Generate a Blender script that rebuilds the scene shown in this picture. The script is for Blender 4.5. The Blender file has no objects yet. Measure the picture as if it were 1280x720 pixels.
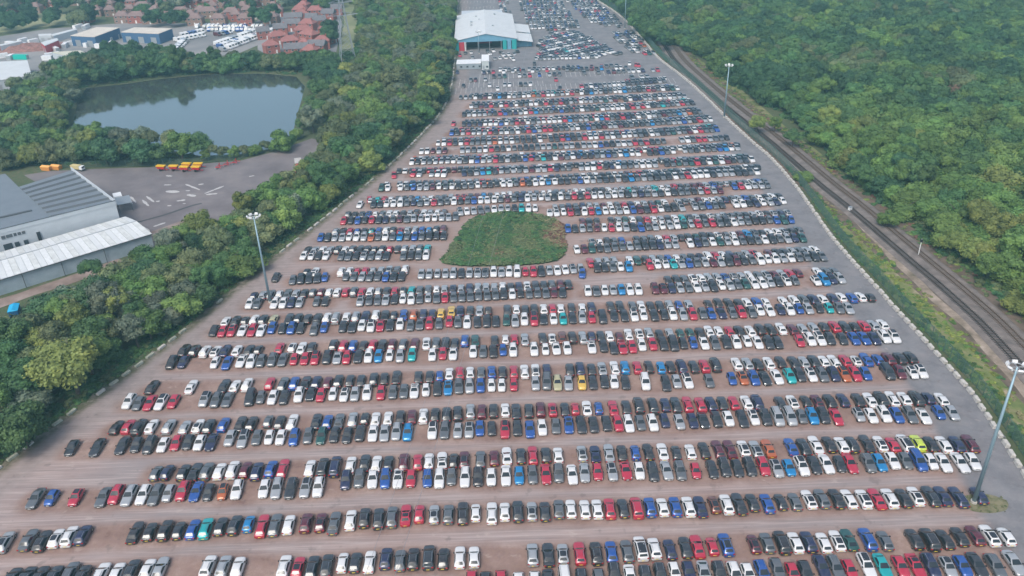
import bpy, bmesh, math, random
import numpy as np
from mathutils import Vector, Matrix, noise

random.seed(11)
rng = np.random.default_rng(7)
SC = bpy.context.scene
COL = SC.collection
R = math.radians

# ------------------------------------------------------------------ camera
CAM_H, FOC, PITCH, ROLL = 115.0, 1040.0, R(29.1), R(1.8)
_F = Vector((0, math.cos(PITCH), -math.sin(PITCH)))
_R0 = Vector((1, 0, 0)); _U0 = Vector((0, math.sin(PITCH), math.cos(PITCH)))
_R = _R0 * math.cos(ROLL) - _U0 * math.sin(ROLL)
_U = _U0 * math.cos(ROLL) + _R0 * math.sin(ROLL)
cam_d = bpy.data.cameras.new('camera')
cam_d.sensor_width = 36.0
cam_d.lens = FOC / 1280 * 36.0
cam_d.clip_start = 0.5
cam_d.clip_end = 9000
cam = bpy.data.objects.new('camera', cam_d)
COL.objects.link(cam)
cam.matrix_world = Matrix(((_R.x, _U.x, -_F.x, 0), (_R.y, _U.y, -_F.y, 0), (_R.z, _U.z, -_F.z, CAM_H), (0, 0, 0, 1)))
SC.camera = cam

# ------------------------------------------------------------------ sky, sun, exposure
SUN_EL, SUN_AZ = R(52), R(205)
world = bpy.data.worlds.new("World")
SC.world = world
world.use_nodes = True
wn, wl = world.node_tree.nodes, world.node_tree.links
wn.clear()
sky = wn.new('ShaderNodeTexSky')
sky.sky_type = 'NISHITA'
sky.sun_disc = False
sky.sun_elevation = SUN_EL
sky.sun_rotation = SUN_AZ
sky.air_density = 1.0
sky.dust_density = 3.5
sky.ozone_density = 1.0
hs = wn.new('ShaderNodeHueSaturation')          # an even overcast: the blue of the clear sky is greyed all round
hs.inputs['Saturation'].default_value = 0.88
bg = wn.new('ShaderNodeBackground')
bg.inputs['Strength'].default_value = 0.115
wo = wn.new('ShaderNodeOutputWorld')
wl.new(sky.outputs[0], hs.inputs['Color'])
wl.new(hs.outputs[0], bg.inputs['Color'])
wl.new(bg.outputs[0], wo.inputs['Surface'])
sun_d = bpy.data.lights.new('sun', 'SUN')
sun_d.energy = 1.1
sun_d.angle = R(24)
sun_d.color = (1.0, 0.965, 0.91)
sun = bpy.data.objects.new('sun', sun_d)
COL.objects.link(sun)
sun.location = (0, 0, 300)
# direction towards the sun: Nishita rotation runs clockwise from +Y
_sd = Vector((math.sin(SUN_AZ) * math.cos(SUN_EL), math.cos(SUN_AZ) * math.cos(SUN_EL), math.sin(SUN_EL)))
sun.rotation_euler = _sd.to_track_quat('Z', 'Y').to_euler()
SC.view_settings.view_transform = 'Standard'
SC.view_settings.look = 'None'
SC.view_settings.gamma = 1.0
SC.view_settings.exposure = 0.95
SC.cycles.volume_bounces = 0
SC.cycles.max_bounces = 6

# ------------------------------------------------------------------ survey: photo pixel -> point on the plane z
def G(px, py, z=0.0):
    u = (px - 640) / FOC; v = (360 - py) / FOC
    d = _F + _R * u + _U * v
    t = (z - CAM_H) / d.z
    return Vector((d.x * t, d.y * t, z))
def px_of(p):
    q = Vector(p) - Vector((0, 0, CAM_H)); w = q.dot(_F)
    if w <= 1: return (-9999, -9999)
    return (640 + FOC * q.dot(_R) / w, 360 - FOC * q.dot(_U) / w)

# ------------------------------------------------------------------ materials
MATS = {}
def mat(name, col, rough=0.8, metal=0.0, coat=0.0, spec=0.5, noise_amt=0.0, noise_scale=1.0, bump=0.0, emit=None):
    if name in MATS: return MATS[name]
    m = bpy.data.materials.new(name); m.use_nodes = True
    nt = m.node_tree; b = nt.nodes['Principled BSDF']
    b.inputs['Base Color'].default_value = (*col, 1)
    b.inputs['Roughness'].default_value = rough
    b.inputs['Metallic'].default_value = metal
    b.inputs['Coat Weight'].default_value = coat
    b.inputs['Coat Roughness'].default_value = 0.08
    b.inputs['Specular IOR Level'].default_value = spec
    if noise_amt or bump:
        tc = nt.nodes.new('ShaderNodeTexCoord')
        nz = nt.nodes.new('ShaderNodeTexNoise'); nz.inputs['Scale'].default_value = noise_scale
        nz.inputs['Detail'].default_value = 5; nz.inputs['Roughness'].default_value = 0.62
        nt.links.new(tc.outputs['Object'], nz.inputs['Vector'])
        if noise_amt:
            mr = nt.nodes.new('ShaderNodeMapRange')
            mr.inputs[1].default_value = 0.3; mr.inputs[2].default_value = 0.7
            mr.inputs[3].default_value = 1 - noise_amt; mr.inputs[4].default_value = 1 + noise_amt
            mx = nt.nodes.new('ShaderNodeVectorMath'); mx.operation = 'SCALE'
            mx.inputs[0].default_value = col
            nt.links.new(nz.outputs[0], mr.inputs[0]); nt.links.new(mr.outputs[0], mx.inputs['Scale'])
            nt.links.new(mx.outputs[0], b.inputs['Base Color'])
        if bump:
            bp = nt.nodes.new('ShaderNodeBump'); bp.inputs['Strength'].default_value = bump
            bp.inputs['Distance'].default_value = 0.1
            nt.links.new(nz.outputs[0], bp.inputs['Height']); nt.links.new(bp.outputs[0], b.inputs['Normal'])
    MATS[name] = m
    return m

class NT:
    """small helper for building node materials"""
    def __init__(s, name):
        s.m = bpy.data.materials.new(name); s.m.use_nodes = True
        s.t = s.m.node_tree; s.b = s.t.nodes['Principled BSDF']; MATS[name] = s.m
        s.tc = s.t.nodes.new('ShaderNodeTexCoord')
    def n(s, kind, **kw):
        x = s.t.nodes.new(kind)
        for k, v in kw.items():
            if k.startswith('_'): setattr(x, k[1:], v)
            else: x.inputs[k.replace('0', ' ') if k in ('',) else k].default_value = v
        return x
    def l(s, a, b): s.t.links.new(a, b)
    def noise(s, scale, detail=4, rough=0.6, vec=None, stretch=None, rot=0):
        v = vec or s.tc.outputs['Object']
        if stretch:
            mp = s.n('ShaderNodeMapping'); mp.inputs['Scale'].default_value = stretch; mp.inputs['Rotation'].default_value = (0, 0, rot)
            s.l(v, mp.inputs['Vector']); v = mp.outputs[0]
        z = s.n('ShaderNodeTexNoise', Scale=scale, Detail=detail, Roughness=rough)
        s.l(v, z.inputs['Vector']); return z.outputs[0]
    def ramp(s, fac, stops):
        r = s.n('ShaderNodeValToRGB'); e = r.color_ramp.elements
        while len(e) < len(stops): e.new(0.5)
        for i, (p, c) in enumerate(stops):
            e[i].position = p; e[i].color = (*c, 1) if len(c) == 3 else c
        s.l(fac, r.inputs[0]); return r.outputs[0]
    def mix(s, fac, a, b, mode='MIX'):
        x = s.n('ShaderNodeMix', _data_type='RGBA', _blend_type=mode)
        for i, v in ((0, fac), (6, a), (7, b)):
            if hasattr(v, 'links') or isinstance(v, bpy.types.NodeSocket): s.l(v, x.inputs[i])
            else: x.inputs[i].default_value = (*v, 1) if isinstance(v, tuple) else v
        return x.outputs[2]
    def math(s, op, a, b=0.0, clamp=False):
        x = s.n('ShaderNodeMath', _operation=op, _use_clamp=clamp)
        for i, v in ((0, a), (1, b)):
            if isinstance(v, bpy.types.NodeSocket): s.l(v, x.inputs[i])
            else: x.inputs[i].default_value = v
        return x.outputs[0]
    def attr(s, name):
        x = s.n('ShaderNodeAttribute', _attribute_name=name); return x.outputs['Fac']
    def bump(s, h, strength=0.5, dist=0.1):
        x = s.n('ShaderNodeBump', Strength=strength, Distance=dist)
        s.l(h, x.inputs['Height']); s.l(x.outputs[0], s.b.inputs['Normal'])
    def out(s, col, rough=0.9):
        s.l(col, s.b.inputs['Base Color'])
        if isinstance(rough, bpy.types.NodeSocket): s.l(rough, s.b.inputs['Roughness'])
        else: s.b.inputs['Roughness'].default_value = rough
        return s.m

# ------------------------------------------------------------------ object helpers
def tag(o, label=None, cat=None, group=None, kind=None):
    if label: o['label'] = label
    if cat: o['category'] = cat
    if group: o['group'] = group
    if kind: o['kind'] = kind
    return o
def empty(name, loc, rz=0.0, label=None, cat=None, group=None):
    o = bpy.data.objects.new(name, None); COL.objects.link(o)
    o.location = loc; o.rotation_euler = (0, 0, rz); o.empty_display_size = 0.5
    return tag(o, label, cat, group)
def link(name, me, parent=None, loc=None, rz=None):
    o = bpy.data.objects.new(name, me); COL.objects.link(o)
    if parent: o.parent = parent
    if loc is not None: o.location = loc
    if rz is not None: o.rotation_euler = (0, 0, rz)
    return o

class MB:
    """collects simple shapes into one mesh"""
    def __init__(s): s.v = []; s.f = []; s.mi = []
    def add(s, vs, fs, m=0):
        k = len(s.v); s.v += [tuple(v) for v in vs]; s.f += [tuple(i + k for i in f) for f in fs]; s.mi += [m] * len(fs)
        return s
    def box(s, x0, y0, z0, x1, y1, z1, m=0, rz=0, o=(0, 0, 0)):
        c, sn = math.cos(rz), math.sin(rz)
        vs = [(x, y, z) for z in (z0, z1) for x, y in ((x0, y0), (x1, y0), (x1, y1), (x0, y1))]
        vs = [(c * x - sn * y + o[0], sn * x + c * y + o[1], z + o[2]) for x, y, z in vs]
        return s.add(vs, [(3, 2, 1, 0), (4, 5, 6, 7), (0, 1, 5, 4), (1, 2, 6, 5), (2, 3, 7, 6), (3, 0, 4, 7)], m)
    def cyl(s, p0, p1, r0, r1=None, n=10, m=0, caps=True):
        r1 = r0 if r1 is None else r1
        p0, p1 = Vector(p0), Vector(p1); d = (p1 - p0).normalized()
        a = d.orthogonal().normalized(); b = d.cross(a)
        vs = []
        for p, r in ((p0, r0), (p1, r1)):
            vs += [p + (a * math.cos(t) + b * math.sin(t)) * r for t in [2 * math.pi * i / n for i in range(n)]]
        fs = [(i, (i + 1) % n, n + (i + 1) % n, n + i) for i in range(n)]
        if caps: fs += [tuple(range(n))[::-1], tuple(range(n, 2 * n))]
        return s.add(vs, fs, m)
    def prism(s, pts, z0, z1, m=0, mtop=None):
        n = len(pts)
        vs = [(p[0], p[1], z0) for p in pts] + [(p[0], p[1], z1) for p in pts]
        s.add(vs, [(i, (i + 1) % n, n + (i + 1) % n, n + i) for i in range(n)] + [tuple(range(n))[::-1]], m)
        return s.add(vs[n:], [tuple(range(n))], m if mtop is None else mtop)
    def mesh(s, name, mats, smooth=False):
        me = bpy.data.meshes.new(name); me.from_pydata(s.v, [], s.f)
        for m in (mats if isinstance(mats, (list, tuple)) else [mats]): me.materials.append(m)
        me.polygons.foreach_set('material_index', s.mi)
        if smooth: me.polygons.foreach_set('use_smooth', [True] * len(s.f))
        me.update(); return me
    def build(s, name, mats, parent=None, smooth=False, loc=None, rz=None):
        return link(name, s.mesh(name, mats, smooth), parent, loc, rz)

def poly_area(p): return sum(p[i][0] * p[(i + 1) % len(p)][1] - p[(i + 1) % len(p)][0] * p[i][1] for i in range(len(p))) / 2
def ccw(p): return p if poly_area(p) > 0 else p[::-1]
def inside(p, poly):
    x, y = p[0], p[1]; r = False; n = len(poly); j = n - 1
    for i in range(n):
        xi, yi = poly[i][0], poly[i][1]; xj, yj = poly[j][0], poly[j][1]
        if (yi > y) != (yj > y) and x < (xj - xi) * (y - yi) / (yj - yi) + xi: r = not r
        j = i
    return r
def GP(pts, z=0.0): return [G(x, y, z) for x, y in pts]
def resample(pts, step):
    pts = [Vector((p[0], p[1])) for p in pts]; out = [pts[0].copy()]; acc = 0.0
    for a, b in zip(pts, pts[1:]):
        L = (b - a).length
        while acc + L >= step:
            t = (step - acc) / L; a = a.lerp(b, t); out.append(a.copy()); L = (b - a).length; acc = 0.0
        acc += L
    return out
def catmull(pts, k=8):
    P = [Vector((p[0], p[1])) for p in pts]; P = [2 * P[0] - P[1]] + P + [2 * P[-1] - P[-2]]; out = []
    for i in range(1, len(P) - 2):
        for j in range(k):
            t = j / k; a, b, c, d = P[i - 1:i + 3]
            out.append(0.5 * ((2 * b) + (c - a) * t + (2 * a - 5 * b + 4 * c - d) * t * t + (3 * b - a - 3 * c + d) * t ** 3))
    out.append(P[-2]); return out
def offset(pts, d):
    out = []
    for i, p in enumerate(pts):
        a = pts[max(i - 1, 0)]; b = pts[min(i + 1, len(pts) - 1)]; t = (b - a).normalized()
        out.append(p + Vector((-t.y, t.x)) * d)
    return out
def dist_poly(X, Y, pts):
    """distance of the grid points X, Y to an open polyline"""
    best = np.full(X.shape, 1e9)
    for a, b in zip(pts, pts[1:]):
        dx, dy = b[0] - a[0], b[1] - a[1]; L2 = dx * dx + dy * dy + 1e-9
        t = np.clip(((X - a[0]) * dx + (Y - a[1]) * dy) / L2, 0, 1)
        best = np.minimum(best, np.hypot(X - a[0] - t * dx, Y - a[1] - t * dy))
    return best
def ribbon(name, pts, halfw, z, m, parent=None, kind=None):
    a = offset(pts, halfw); b = offset(pts, -halfw); mb = MB(); n = len(pts)
    mb.add([(p.x, p.y, z) for p in b] + [(p.x, p.y, z) for p in a], [(i, i + 1, n + i + 1, n + i) for i in range(n - 1)])
    o = mb.build(name, m, parent)
    if kind: o['kind'] = kind
    return o
def sweep(mb, pts, prof, m=0):
    """sweeps the profile [(across, up)] along pts"""
    n, k = len(pts), len(prof); vs = []
    for i, p in enumerate(pts):
        a = pts[max(i - 1, 0)]; b = pts[min(i + 1, n - 1)]; t = (b - a).normalized(); nn = Vector((t.y, -t.x))
        vs += [(p.x + nn.x * u, p.y + nn.y * u, w) for u, w in prof]
    fs = [(i * k + j, i * k + (j + 1) % k, (i + 1) * k + (j + 1) % k, (i + 1) * k + j) for i in range(n - 1) for j in range(k)]
    mb.add(vs, fs, m)
def slab_sheet(name, pts, z, m, kind='structure'):
    me = bpy.data.meshes.new(name); P = ccw([(p[0], p[1]) for p in pts])
    bm = bmesh.new(); f = bm.faces.new([bm.verts.new((x, y, z)) for x, y in P]); bmesh.ops.triangulate(bm, faces=[f]); bm.to_mesh(me); bm.free()
    me.materials.append(m); o = link(name, me); o['kind'] = kind; return o
# ================================================================== SETTING
ROW_LINES = []      # filled by the row survey below, used to shade wheel-worn aisles
# right-hand block line, bottom to top (photo survey points)
BLOCK_R = catmull([G(*p) for p in ((1480, 880), (1400, 772), (1335, 678), (1277, 588), (1216, 495), (1191, 466), (1152, 422), (1116, 384), (1092, 356), (1042, 300), (992, 230), (960, 195), (940, 178), (910, 150), (890, 130), (855, 98), (822, 72), (800, 46), (775, 20), (745, 0), (722, -14))], 6)
BLOCK_L = catmull([G(*p) for p in ((-420, 880), (-180, 715), (-60, 632), (9, 578), (79, 524.5), (133, 486), (212, 428), (262, 388), (305, 352), (357, 311), (405, 274), (432, 252), (460, 230), (500, 195), (530, 165), (550, 142), (561, 120), (567, 90), (571, 40), (573, -14))], 6)
ISLAND = catmull([G(*p) for p in ((551.7, 326), (559, 316), (573.5, 294), (584, 279), (603, 270.6), (627.5, 265.5), (656.7, 267.7), (680, 271), (702, 279), (705.5, 298), (706, 316), (696, 326), (671, 330.4), (627.5, 333), (584, 333), (557.5, 330.4), (551.7, 326))], 4)[:-1]

# --- ground: grass and scrub soil out to the horizon
g = NT('ground_soil')
c = g.ramp(g.noise(0.03, 6), [(0.3, (0.045, 0.06, 0.028)), (0.5, (0.075, 0.085, 0.04)), (0.7, (0.12, 0.11, 0.06))])
c2 = g.mix(g.ramp(g.noise(0.6, 5), [(0.4, (0, 0, 0)), (0.62, (1, 1, 1))]), c, (0.055, 0.085, 0.03))
g.bump(g.noise(1.5, 5), 0.6, 0.4)
M_GROUND = g.out(c2, 0.95)
slab_sheet('ground', [(-3000, -600), (3000, -600), (3000, 5000), (-3000, 5000)], 0.0, M_GROUND)

# --- car park surface: one fine sheet, its wear carried by attributes
def car_park():
    right = [p for p in BLOCK_R]; left = [p for p in BLOCK_L]
    poly = [(p.x, p.y) for p in right] + [(p.x, p.y) for p in left[::-1]]
    step = 1.25
    xs = np.arange(-170, 150, step); ys = np.arange(58, 735, step)
    X, Y = np.meshgrid(xs, ys)
    # inside test, row by row
    I = np.zeros(X.shape, bool); n = len(poly); j = n - 1
    for i in range(n):
        xi, yi = poly[i]; xj, yj = poly[j]
        if abs(yj - yi) > 1e-9:
            c = ((yi > Y) != (yj > Y)) & (X < (xj - xi) * (Y - yi) / (yj - yi) + xi); I ^= c
        j = i
    dR = dist_poly(X, Y, right); dL = dist_poly(X, Y, left)
    I |= (dL < 1.6) | (dR < 1.2)
    dI = dist_poly(X, Y, ISLAND + ISLAND[:1])
    rows = np.full(X.shape, 1e9)
    for ln in ROW_LINES:
        y0 = min(p[1] for p in ln) - 12; y1 = max(p[1] for p in ln) + 12
        k = (ys > y0) & (ys < y1)
        if k.any(): rows[k] = np.minimum(rows[k], dist_poly(X[k], Y[k], ln))
    idx = -np.ones(X.shape, int); idx[I] = np.arange(I.sum())
    V = np.stack([X[I], Y[I], np.full(I.sum(), 0.03)], 1)
    q = I[:-1, :-1] & I[1:, :-1] & I[:-1, 1:] & I[1:, 1:]
    F = np.stack([idx[:-1, :-1][q], idx[:-1, 1:][q], idx[1:, 1:][q], idx[1:, :-1][q]], 1)
    me = bpy.data.meshes.new('car_park_surface')
    me.vertices.add(len(V)); me.vertices.foreach_set('co', V.ravel())
    me.loops.add(F.size); me.loops.foreach_set('vertex_index', F.ravel())
    me.polygons.add(len(F)); me.polygons.foreach_set('loop_start', np.arange(0, F.size, 4)); me.polygons.foreach_set('loop_total', np.full(len(F), 4))
    me.update(calc_edges=True)
    def put(nm, arr):
        a = me.attributes.new(nm, 'FLOAT', 'POINT'); a.data.foreach_set('value', arr[I].astype(np.float32))
    asp = np.clip((13.5 - dR) / 2.0, 0, 1)
    yfar = np.clip((Y - 390 - 0.05 * X) / 22.0, 0, 1)          # beyond here the whole surface is asphalt
    asp = np.maximum(asp, yfar)
    asp = np.where(dR < 0.2, 1, asp)
    put('asphalt', asp)
    put('lane', np.clip((9.5 - dL) / 3.0, 0, 1) * np.clip((dL - 1.0) / 1.5, 0, 1))
    put('verge', np.clip((2.6 - dL) / 1.6, 0, 1))
    put('aisle', np.clip((rows - 2.6) / 2.0, 0, 1))
    put('mud', np.clip((9 - dI) / 6, 0, 1))
    me.materials.append(MATS['car_park_gravel'])
    o = link('car_park_surface', me); o['kind'] = 'structure'
g = NT('car_park_gravel')
big = g.noise(0.02, 5); mid = g.noise(0.14, 7, .68); fin = g.noise(1.1, 6, 0.7); streak = g.noise(0.55, 5, 0.65, stretch=(0.07, 1.35, 1), rot=R(-1.2)); st2 = g.noise(1.6, 4, 0.6, stretch=(0.04, 1.2, 1), rot=R(-1.2))
bay = g.ramp(mid, [(0.3, (0.145, 0.085, 0.070)), (0.5, (0.24, 0.158, 0.135)), (0.72, (0.36, 0.26, 0.215))])
bay = g.mix(g.ramp(fin, [(0.42, (0, 0, 0)), (0.68, (1, 1, 1))]), bay, (0.235, 0.155, 0.12))
ais = g.ramp(streak, [(0.25, (0.20, 0.155, 0.148)), (0.5, (0.28, 0.214, 0.198)), (0.72, (0.385, 0.305, 0.28))])
ais = g.mix(g.math('MULTIPLY', g.ramp(big, [(0.42, (0, 0, 0)), (0.6, (1, 1, 1))]), 0.55), ais, (0.195, 0.185, 0.19))
ais = g.mix(g.math('MULTIPLY', g.ramp(st2, [(0.5, (0, 0, 0)), (0.6, (1, 1, 1))]), 0.5), ais, (0.40, 0.335, 0.31))
af = g.math('ADD', g.attr('aisle'), g.math('MULTIPLY', g.math('SUBTRACT', mid, 0.5), 0.9), clamp=True)
c = g.mix(af, bay, ais)
c = g.mix(g.math('MULTIPLY', g.attr('mud'), 0.6), c, (0.27, 0.19, 0.16))
asph = g.ramp(g.noise(0.18, 5), [(0.3, (0.125, 0.125, 0.135)), (0.5, (0.165, 0.163, 0.172)), (0.75, (0.215, 0.208, 0.21))])
asph = g.mix(g.math('MULTIPLY', g.ramp(fin, [(0.5, (0, 0, 0)), (0.7, (1, 1, 1))]), 0.4), asph, (0.24, 0.225, 0.22))
sf = g.math('ADD', g.attr('asphalt'), g.math('MULTIPLY', g.math('SUBTRACT', mid, 0.5), 0.8), clamp=True)
c = g.mix(g.math('MULTIPLY', sf, g.math('GREATER_THAN', g.attr('asphalt'), 0.01)), c, asph)
lane = g.ramp(g.noise(0.5, 5, 0.6), [(0.3, (0.19, 0.155, 0.145)), (0.7, (0.285, 0.24, 0.225))])
c = g.mix(g.math('MULTIPLY', g.attr('lane'), 0.65), c, lane)
c = g.mix(g.math('MULTIPLY', g.attr('verge'), g.ramp(g.noise(0.4, 4), [(0.35, (0.3, 0.3, 0.3)), (0.55, (1, 1, 1))])), c, (0.085, 0.085, 0.045))
oil = g.ramp(g.noise(0.35, 3, .5), [(.62, (0, 0, 0)), (.70, (1, 1, 1))])
c = g.mix(g.math('MULTIPLY', oil, 0.38), c, (0.105, 0.085, 0.08))
pale = g.ramp(g.noise(0.22, 4, .6, vec=None, stretch=(1, 1.6, 1), rot=.7), [(.64, (0, 0, 0)), (.72, (1, 1, 1))])
c = g.mix(g.math('MULTIPLY', pale, 0.4), c, (0.42, 0.35, 0.31))
g.bump(g.math('ADD', fin, g.math('MULTIPLY', streak, 0.8)), 0.45, 0.06)
g.out(c, 0.93)

# --- grassy island in the car park
g = NT('bramble_soil')
g.out(g.ramp(g.noise(0.25, 6), [(0.3, (0.03, 0.055, 0.018)), (0.55, (0.055, 0.085, 0.03)), (0.75, (0.12, 0.10, 0.055))]), 0.95)
g.bump(g.noise(1.2, 5), 0.7, 0.4)
def island():
    P = [(p.x, p.y) for p in ISLAND]; cx = sum(p[0] for p in P) / len(P); cy = sum(p[1] for p in P) / len(P)
    vs = []; K = 7; n = len(P)
    for k in range(K):
        t = 1 - k / K
        for x, y in P:
            X = cx + (x - cx) * t; Y = cy + (y - cy) * t
            vs.append((X, Y, 0.04 + 0.55 * (1 - t ** 4) + 0.25 * noise.noise(Vector((X * .15, Y * .15, 0))) * (t < 1)))
    vs.append((cx, cy, 0.7)); fs = []
    for k in range(K - 1):
        fs += [(k * n + i, k * n + (i + 1) % n, (k + 1) * n + (i + 1) % n, (k + 1) * n + i) for i in range(n)]
    fs += [((K - 1) * n + i, (K - 1) * n + (i + 1) % n, K * n) for i in range(n)]
    mb = MB(); mb.add(vs, fs); me = mb.mesh('grass_island', MATS['bramble_soil'], True)
    bm = bmesh.new(); bm.from_mesh(me); bmesh.ops.recalc_face_normals(bm, faces=bm.faces)
    if sum(f.normal.z for f in bm.faces) < 0: bmesh.ops.reverse_faces(bm, faces=bm.faces)
    bm.to_mesh(me); bm.free()
    o = link('grass_island', me); o['kind'] = 'structure'
island()

# --- railway corridor
TRACK_L = catmull([G(*p) for p in ((1400, 580), (1330, 512), (1272, 455), (1225, 405), (1177, 361), (1135, 325), (1062, 262), (1020, 228), (960, 176), (905, 132), (868, 100), (845, 78), (835, 64), (827, 50), (819, 34), (811, 16), (803, -4), (798, -24))], 8)
g = NT('ballast')
c = g.ramp(g.noise(0.35, 6), [(0.3, (0.10, 0.086, 0.078)), (0.55, (0.165, 0.14, 0.126)), (0.75, (0.235, 0.20, 0.178))])
g.bump(g.noise(3.0, 5), 0.8, 0.15); g.out(c, 0.95)
g = NT('sandy_path')
c = g.ramp(g.noise(0.25, 6), [(0.3, (0.10, 0.085, 0.05)), (0.5, (0.24, 0.19, 0.145)), (0.75, (0.40, 0.335, 0.27))])
g.bump(g.noise(2, 5), 0.6, 0.15); g.out(c, 0.95)
g = NT('dry_margin')
c = g.ramp(g.noise(0.3, 6), [(0.3, (0.06, 0.05, 0.03)), (0.55, (0.13, 0.095, 0.07)), (0.75, (0.20, 0.15, 0.11))])
g.bump(g.noise(2, 5), 0.6, 0.15); g.out(c, 0.95)
# the corridor's centre line lies 2.4 m right of the left-hand track
side = -1
MIDL = offset(TRACK_L, -2.6)
ribbon('railway_margin', MIDL, 10.0, 0.012, MATS['dry_margin'], kind='structure')
g = NT('verge_grass')
c = g.ramp(g.noise(0.22, 6), [(0.3, (0.07, 0.105, 0.03)), (0.48, (0.135, 0.165, 0.05)), (0.6, (0.19, 0.175, 0.085)), (0.72, (0.33, 0.27, 0.19))])
g.bump(g.noise(1.5, 5), 0.6, 0.3); g.out(c, 0.95)
ribbon('railway_verge', offset(BLOCK_R, -11.5)[14:], 9.2, 0.008, MATS['verge_grass'], kind='structure')
PATH = catmull([G(*p) for p in ((1400, 625), (1300, 512), (1252, 455), (1215, 415), (1165, 370), (1100, 305), (1045, 250), (1020, 230))], 8)
def lumpy(pts, w, seed):
    a = []; b = []
    for i, p in enumerate(pts):
        q = pts[min(i + 1, len(pts) - 1)] - pts[max(i - 1, 0)]; q.normalize(); nn = Vector((-q.y, q.x))
        a.append(p + nn * w * (1 + 0.5 * noise.noise(Vector((p.x * .09, p.y * .09, seed)))))
        b.append(p - nn * w * (1 + 0.5 * noise.noise(Vector((p.x * .09, p.y * .09, seed + 9)))))
    return a + b[::-1]
def soft_band(name, pts, w, z, m, seed):
    P = lumpy(resample(pts, 3), w, seed); n = len(P) // 2; mb = MB()
    mb.add([(p.x, p.y, z) for p in P], [(i, i + 1, 2 * n - 2 - i, 2 * n - 1 - i) for i in range(n - 1)][::1])
    me = mb.mesh(name, m); 
    bm = bmesh.new(); bm.from_mesh(me)
    if sum(f.normal.z for f in bm.faces) < 0: bmesh.ops.reverse_faces(bm, faces=bm.faces)
    bm.to_mesh(me); bm.free(); o = link(name, me); o['kind'] = 'structure'
soft_band('sandy_track', PATH, 1.25, 0.022, MATS['sandy_path'], 3)
mb = MB(); sweep(mb, resample(MIDL, 3), [(-5.6, 0.0), (6.2, 0.0), (5.3, 0.42), (-4.6, 0.42)]); o = mb.build('railway_ballast', MATS['ballast']); o['kind'] = 'structure'
M_RAIL = mat('rail_steel', (0.12, 0.095, 0.08), 0.45, 0.7); M_RAILW = mat('rail_rust', (0.12, 0.075, 0.05), 0.7, 0.3)
M_SLEEP = mat('sleeper_timber', (0.045, 0.04, 0.038), 0.9, noise_amt=0.3, noise_scale=2); M_SLEEP2 = mat('sleeper_old', (0.11, 0.09, 0.075), 0.9, noise_amt=0.3, noise_scale=2)
def track(line, rail_m, slp_m, label):
    pts = resample(line, 2.5); root = empty('railway_track', (0, 0, 0), 0, label, 'railway track', 'two parallel railway tracks')
    for s in (-0.72, 0.72):
        mb = MB(); sweep(mb, offset(pts, s), [(-0.06, 0.56), (0.06, 0.56), (0.05, 0.74), (-0.05, 0.74)]); mb.build('rail', rail_m, root)
    mb = MB(); P = resample(line, 0.7)
    for a, b in zip(P, P[1:]):
        ang = math.atan2(b.y - a.y, b.x - a.x)
        mb.box(-0.13, -1.3, 0.40, 0.13, 1.3, 0.55, 0, ang, (a.x, a.y, 0))
    o = mb.build('sleeper', slp_m, root); o['kind'] = 'stuff'
track(TRACK_L, M_RAIL, M_SLEEP, 'dark well used railway track nearer the car park')
track(offset(TRACK_L, -5.2), M_RAILW, M_SLEEP2, 'fainter rusty railway track nearer the right hand wood')

# --- concrete edge blocks
M_CONC = mat('block_concrete', (0.44, 0.42, 0.385), 0.9, noise_amt=0.28, noise_scale=1.4, bump=0.4)
M_CONC2 = mat('block_concrete_mossy', (0.30, 0.31, 0.25), 0.9, noise_amt=0.35, noise_scale=1.1, bump=0.4)
def block_mesh(name, L, W, H, m):
    bm = bmesh.new(); bmesh.ops.create_cube(bm, size=1)
    for v in bm.verts:
        v.co.x *= L; v.co.y *= W * (1.0 if v.co.z < 0 else 0.86); v.co.z = (v.co.z + 0.5) * H
    bmesh.ops.bevel(bm, geom=bm.edges[:], offset=0.07, segments=1, affect='EDGES')
    for v in bm.verts: v.co += Vector((random.uniform(-.03, .03), random.uniform(-.03, .03), random.uniform(-.02, .02) if v.co.z > .1 else 0))
    me = bpy.data.meshes.new(name); bm.to_mesh(me); bm.free(); me.materials.append(m); return me
BLK = [block_mesh('concrete_block', 2.05, 1.0, 0.8, M_CONC) for _ in range(3)]
BLKL = [block_mesh('concrete_block', 2.5, 0.8, 0.55, random.choice((M_CONC, M_CONC2))) for _ in range(3)]
def where(px, py, W=1280, H=720):
    v = 'near the bottom' if py > 540 else 'beside the nearer rows' if py > 400 else 'level with the grass island' if py > 250 else 'beside the far rows' if py > 110 else 'near the far end'
    return v
def blocks(line, pitch, meshes, side, jit):
    P = resample(line, pitch); n = 0
    ords = {}
    for i, (a, b) in enumerate(zip(P, P[1:])):
        q = px_of((a.x, a.y, 0))
        if not (-20 < q[0] < 1300 and -8 < q[1] < 735): continue
        if side == 'left' and (random.random() < 0.12 or (q[1] > 130 and inside_gap(q))): continue
        ang = math.atan2(b.y - a.y, b.x - a.x) + random.uniform(-jit, jit)
        o = link('concrete_block', random.choice(meshes), None, (a.x + random.uniform(-.12, .12), a.y, 0.034), ang)
        o.scale = (random.uniform(.92, 1.05), 1, random.uniform(.9, 1.08))
        k = where(*q); ords[(k)] = ords.get(k, 0) + 1
        tag(o, f'pale concrete block on the {side} edge of the car park, {k}', 'concrete block', f'concrete blocks along the {side} edge, {k}')
def inside_gap(q): return any(a < q[1] < b for a, b in ((320, 372), (385, 402), (530, 552)))
blocks(BLOCK_R, 3.06, BLK, 'right', 0.05)
blocks(BLOCK_L, 4.1, BLKL, 'left', 0.10)

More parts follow.
